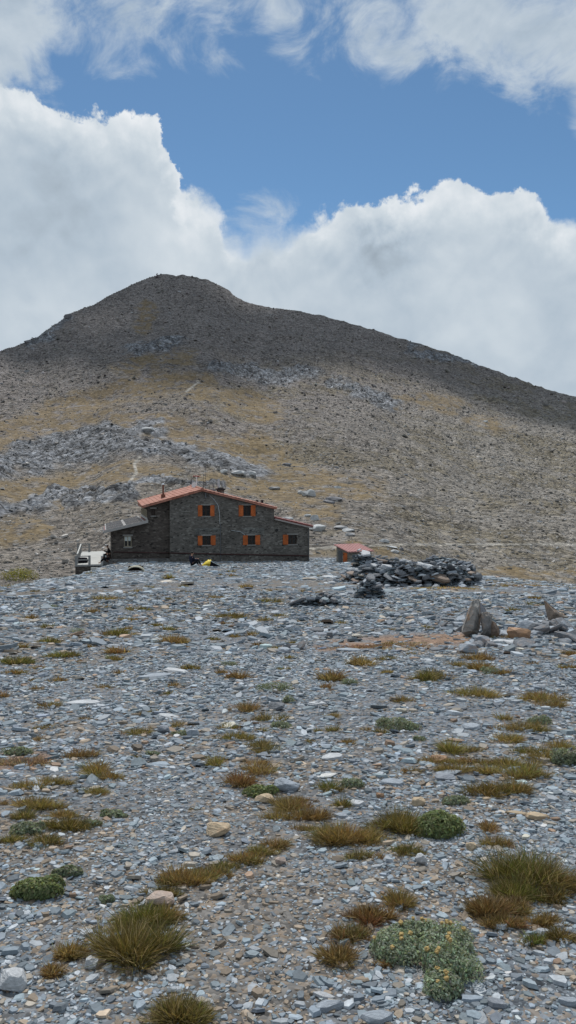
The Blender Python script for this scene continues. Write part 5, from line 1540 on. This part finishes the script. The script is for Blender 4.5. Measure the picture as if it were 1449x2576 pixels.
def build_world():
    w = bpy.data.worlds.new('World'); SC.world = w; w.use_nodes = True
    t = NT(w.node_tree); t.n.clear()
    out = t.node('ShaderNodeOutputWorld')
    D = t.vm('NORMALIZE', t.node('ShaderNodeTexCoord').outputs['Generated'])
    s = t.sep(D)
    az = t.m('MULTIPLY', t.m('ARCTAN2', s[0], s[1]), 180 / PI)
    el = t.m('MULTIPLY', t.m('ARCSINE', s[2]), 180 / PI)
    def deg(px, py):
        d = ray(px, py); return math.degrees(math.atan2(d[0], d[1])), math.degrees(math.asin(d[2] / np.linalg.norm(d)))
    q = t.comb(az, el, 0.0)
    # soft gaussian blob in sky angles
    def blob(px, py, sx, sy, src=None):
        a0, e0 = deg(px, py); x, y = (az, el) if src is None else src
        dx = t.m('DIVIDE', t.m('SUBTRACT', x, a0), sx / 32.7); dy = t.m('DIVIDE', t.m('SUBTRACT', y, e0), sy / 32.7)
        return t.m('EXPONENT', t.m('MULTIPLY', t.m('ADD', t.m('MULTIPLY', dx, dx), t.m('MULTIPLY', dy, dy)), -1.0))
    # --- lower cumulus bank
    wz = t.sep(t.noise(q, .42, 9, .62, .2, 'Color'))
    vb = t.vor(t.vm('ADD', q, t.vm('SCALE', t.noise(q, 1.3, 3, .5, 0, 'Color'), scale=.7)), .62, 'SMOOTH_F1', 'Distance')
    azw = t.m('ADD', az, t.m('MULTIPLY', t.m('SUBTRACT', wz[0], .5), 3.0))
    elw = t.m('ADD', t.m('ADD', el, t.m('MULTIPLY', t.m('SUBTRACT', wz[1], .5), 2.6)), t.m('MULTIPLY', t.m('SUBTRACT', vb, .45), 1.15))
    top = [(-400, 60), (-150, 180), (0, 232), (60, 240), (130, 275), (200, 300), (300, 285), (360, 292), (392, 318), (412, 365), (432, 400), (445, 458), (500, 482), (548, 508), (575, 592), (610, 590),
           (650, 570), (720, 566), (780, 553), (830, 524), (870, 512), (930, 508), (1000, 503), (1060, 480), (1140, 463), (1200, 474), (1300, 482), (1360, 508), (1400, 545), (1449, 545), (1700, 470), (2000, 430)]
    fc = t.node('ShaderNodeFloatCurve'); cv = fc.mapping.curves[0]
    pts = []
    for p in top:
        a, e = deg(*p); pts.append(((a + 36) / 72, e / 45))
    cv.points[0].location = pts[0]; cv.points[1].location = pts[-1]
    for p in pts[1:-1]: cv.points.new(*p)
    for p in cv.points: p.handle_type = 'AUTO_CLAMPED'
    fc.mapping.update()
    t.put(fc.inputs['Value'], t.m('DIVIDE', t.m('ADD', azw, 36.0), 72.0, clamp=True))
    elw = t.m('ADD', elw, t.m('MULTIPLY', t.m('SUBTRACT', t.noise(q, 2.2, 5, .6), .5), .9))
    e = t.m('SUBTRACT', t.m('MULTIPLY', fc.outputs[0], 45.0), elw)
    soft = t.m('ADD', .30, t.m('ADD', t.m('MULTIPLY', blob(640, 560, 120, 150), 3.0), t.m('MULTIPLY', blob(1449, 560, 60, 60), 1.0)))
    dens = t.m('MULTIPLY', t.mr(e, t.m('MULTIPLY', soft, -.35), soft), 1.0)
    # relief: the same puffs compared a little way towards the light
    def puff(v): return t.m('ADD', t.m('MULTIPLY', t.noise(v, .20, 5, .45, .3), .85), t.m('MULTIPLY', t.noise(v, .8, 4, .5), .15))
    n0 = puff(q); n1 = puff(t.vm('ADD', q, (.15, .75, 0)))
    relief = t.m('MULTIPLY', t.m('SUBTRACT', n0, n1), t.mr(e, 0.0, 6.0, 1.0, .35))
    br = t.m('ADD', t.mr(e, 0.0, 3.4, .86, .66), relief)
    br = t.m('ADD', br, t.m('MULTIPLY', t.m('SUBTRACT', t.noise(q, .14, 5, .52), .5), .46))
    br = t.m('SUBTRACT', br, t.m('MULTIPLY', blob(985, 645, 85, 68, (azw, elw)), .27))
    br = t.m('SUBTRACT', br, t.m('MULTIPLY', blob(110, 560, 170, 110, (azw, elw)), .10))
    br = t.m('ADD', br, t.m('MULTIPLY', blob(450, 640, 190, 120), .10))
    br = t.m('ADD', br, t.m('MULTIPLY', blob(1010, 760, 500, 110), .05))
    br = t.m('ADD', br, t.m('MULTIPLY', blob(1160, 560, 250, 90, (azw, elw)), .10))
    # --- high broken cloud
    q2 = t.comb(t.m('ADD', t.m('MULTIPLY', az, .85), t.m('MULTIPLY', el, .25)), t.m('SUBTRACT', t.m('MULTIPLY', el, 1.25), t.m('MULTIPLY', az, .30)), 3.7)
    f1 = t.noise(q2, .20, 10, .62, .5)
    bias = t.mr(el, 25.5, 33.0, 0, .12)
    for px, py, sx, sy, am in [(0, 110, 95, 130, .30), (200, 30, 300, 60, .06), (1330, 85, 250, 130, .31), (1449, 200, 120, 60, .15), (950, 30, 260, 60, .05), (500, 165, 80, 50, .13), (310, 195, 85, 45, .15), (950, 150, 90, 45, .13),
                               (1455, 340, 32, 90, .26), (690, 505, 130, 50, .11), (800, 330, 460, 130, -.30), (1280, 390, 260, 110, -.26), (150, 140, 80, 50, -.07), (620, 70, 50, 80, -.09), (350, 262, 130, 30, -.14)]:
        bias = t.m('ADD', bias, t.m('MULTIPLY', blob(px, py, sx, sy), am))
    outside = t.mr(t.m('ABSOLUTE', az), 24.0, 32.0, 0, .16)
    v2 = t.m('ADD', t.m('ADD', f1, bias), outside)
    d2 = t.m('MULTIPLY', t.mr(v2, .49, .82), .93)
    n2a = t.noise(q2, .22, 7, .5, .3); n2b = t.noise(t.vm('ADD', q2, (.2, .7, 0)), .22, 7, .5, .3)
    br2 = t.m('ADD', .76, t.m('ADD', t.m('MULTIPLY', t.m('SUBTRACT', n2a, n2b), .7), t.m('MULTIPLY', t.m('SUBTRACT', .62, v2), .35)))
    ramp = t.node('ShaderNodeValToRGB'); cr = ramp.color_ramp
    cr.elements[0].position = 0.0; cr.elements[0].color = (.13, .155, .19, 1)
    cr.elements[1].position = 1.0; cr.elements[1].color = (.84, .87, .90, 1)
    for p, c in ((.35, (.26, .315, .37, 1)), (.6, (.45, .535, .62, 1)), (.8, (.61, .68, .74, 1))):
        x = cr.elements.new(p); x.color = c
    total = t.m('SUBTRACT', 1.0, t.m('MULTIPLY', t.m('SUBTRACT', 1.0, dens), t.m('SUBTRACT', 1.0, d2)))
    brm = t.node('ShaderNodeMix', data_type='FLOAT'); t.put(brm.inputs[0], dens); t.put(brm.inputs[2], br2); t.put(brm.inputs[3], br)
    t.put(ramp.inputs[0], brm.outputs[0])
    sky = t.node('ShaderNodeTexSky', sky_type='NISHITA', sun_disc=False)
    sky.sun_elevation = SUN_EL; sky.sun_rotation = SUN_AZ; sky.altitude = 2500; sky.air_density = 1.0; sky.dust_density = .6; sky.ozone_density = .8
    b1 = t.node('ShaderNodeBackground'); t.put(b1.inputs[0], t.vm('MULTIPLY', sky.outputs[0], (.76, .97, 1.0))); b1.inputs[1].default_value = .104
    b2 = t.node('ShaderNodeBackground'); t.put(b2.inputs[0], ramp.outputs[0]); b2.inputs[1].default_value = 1.0
    mx = t.node('ShaderNodeMixShader'); t.put(mx.inputs[0], total); t.l.new(b1.outputs[0], mx.inputs[1]); t.l.new(b2.outputs[0], mx.inputs[2])
    t.l.new(mx.outputs[0], out.inputs['Surface'])
    w.cycles.sampling_method = 'MANUAL'; w.cycles.sample_map_resolution = 512


build_world()
SC.view_settings.view_transform = 'Standard'; SC.view_settings.look = 'None'
SC.view_settings.exposure = 0.0; SC.view_settings.gamma = 1.0
SC.cycles.max_bounces = 5; SC.cycles.diffuse_bounces = 3
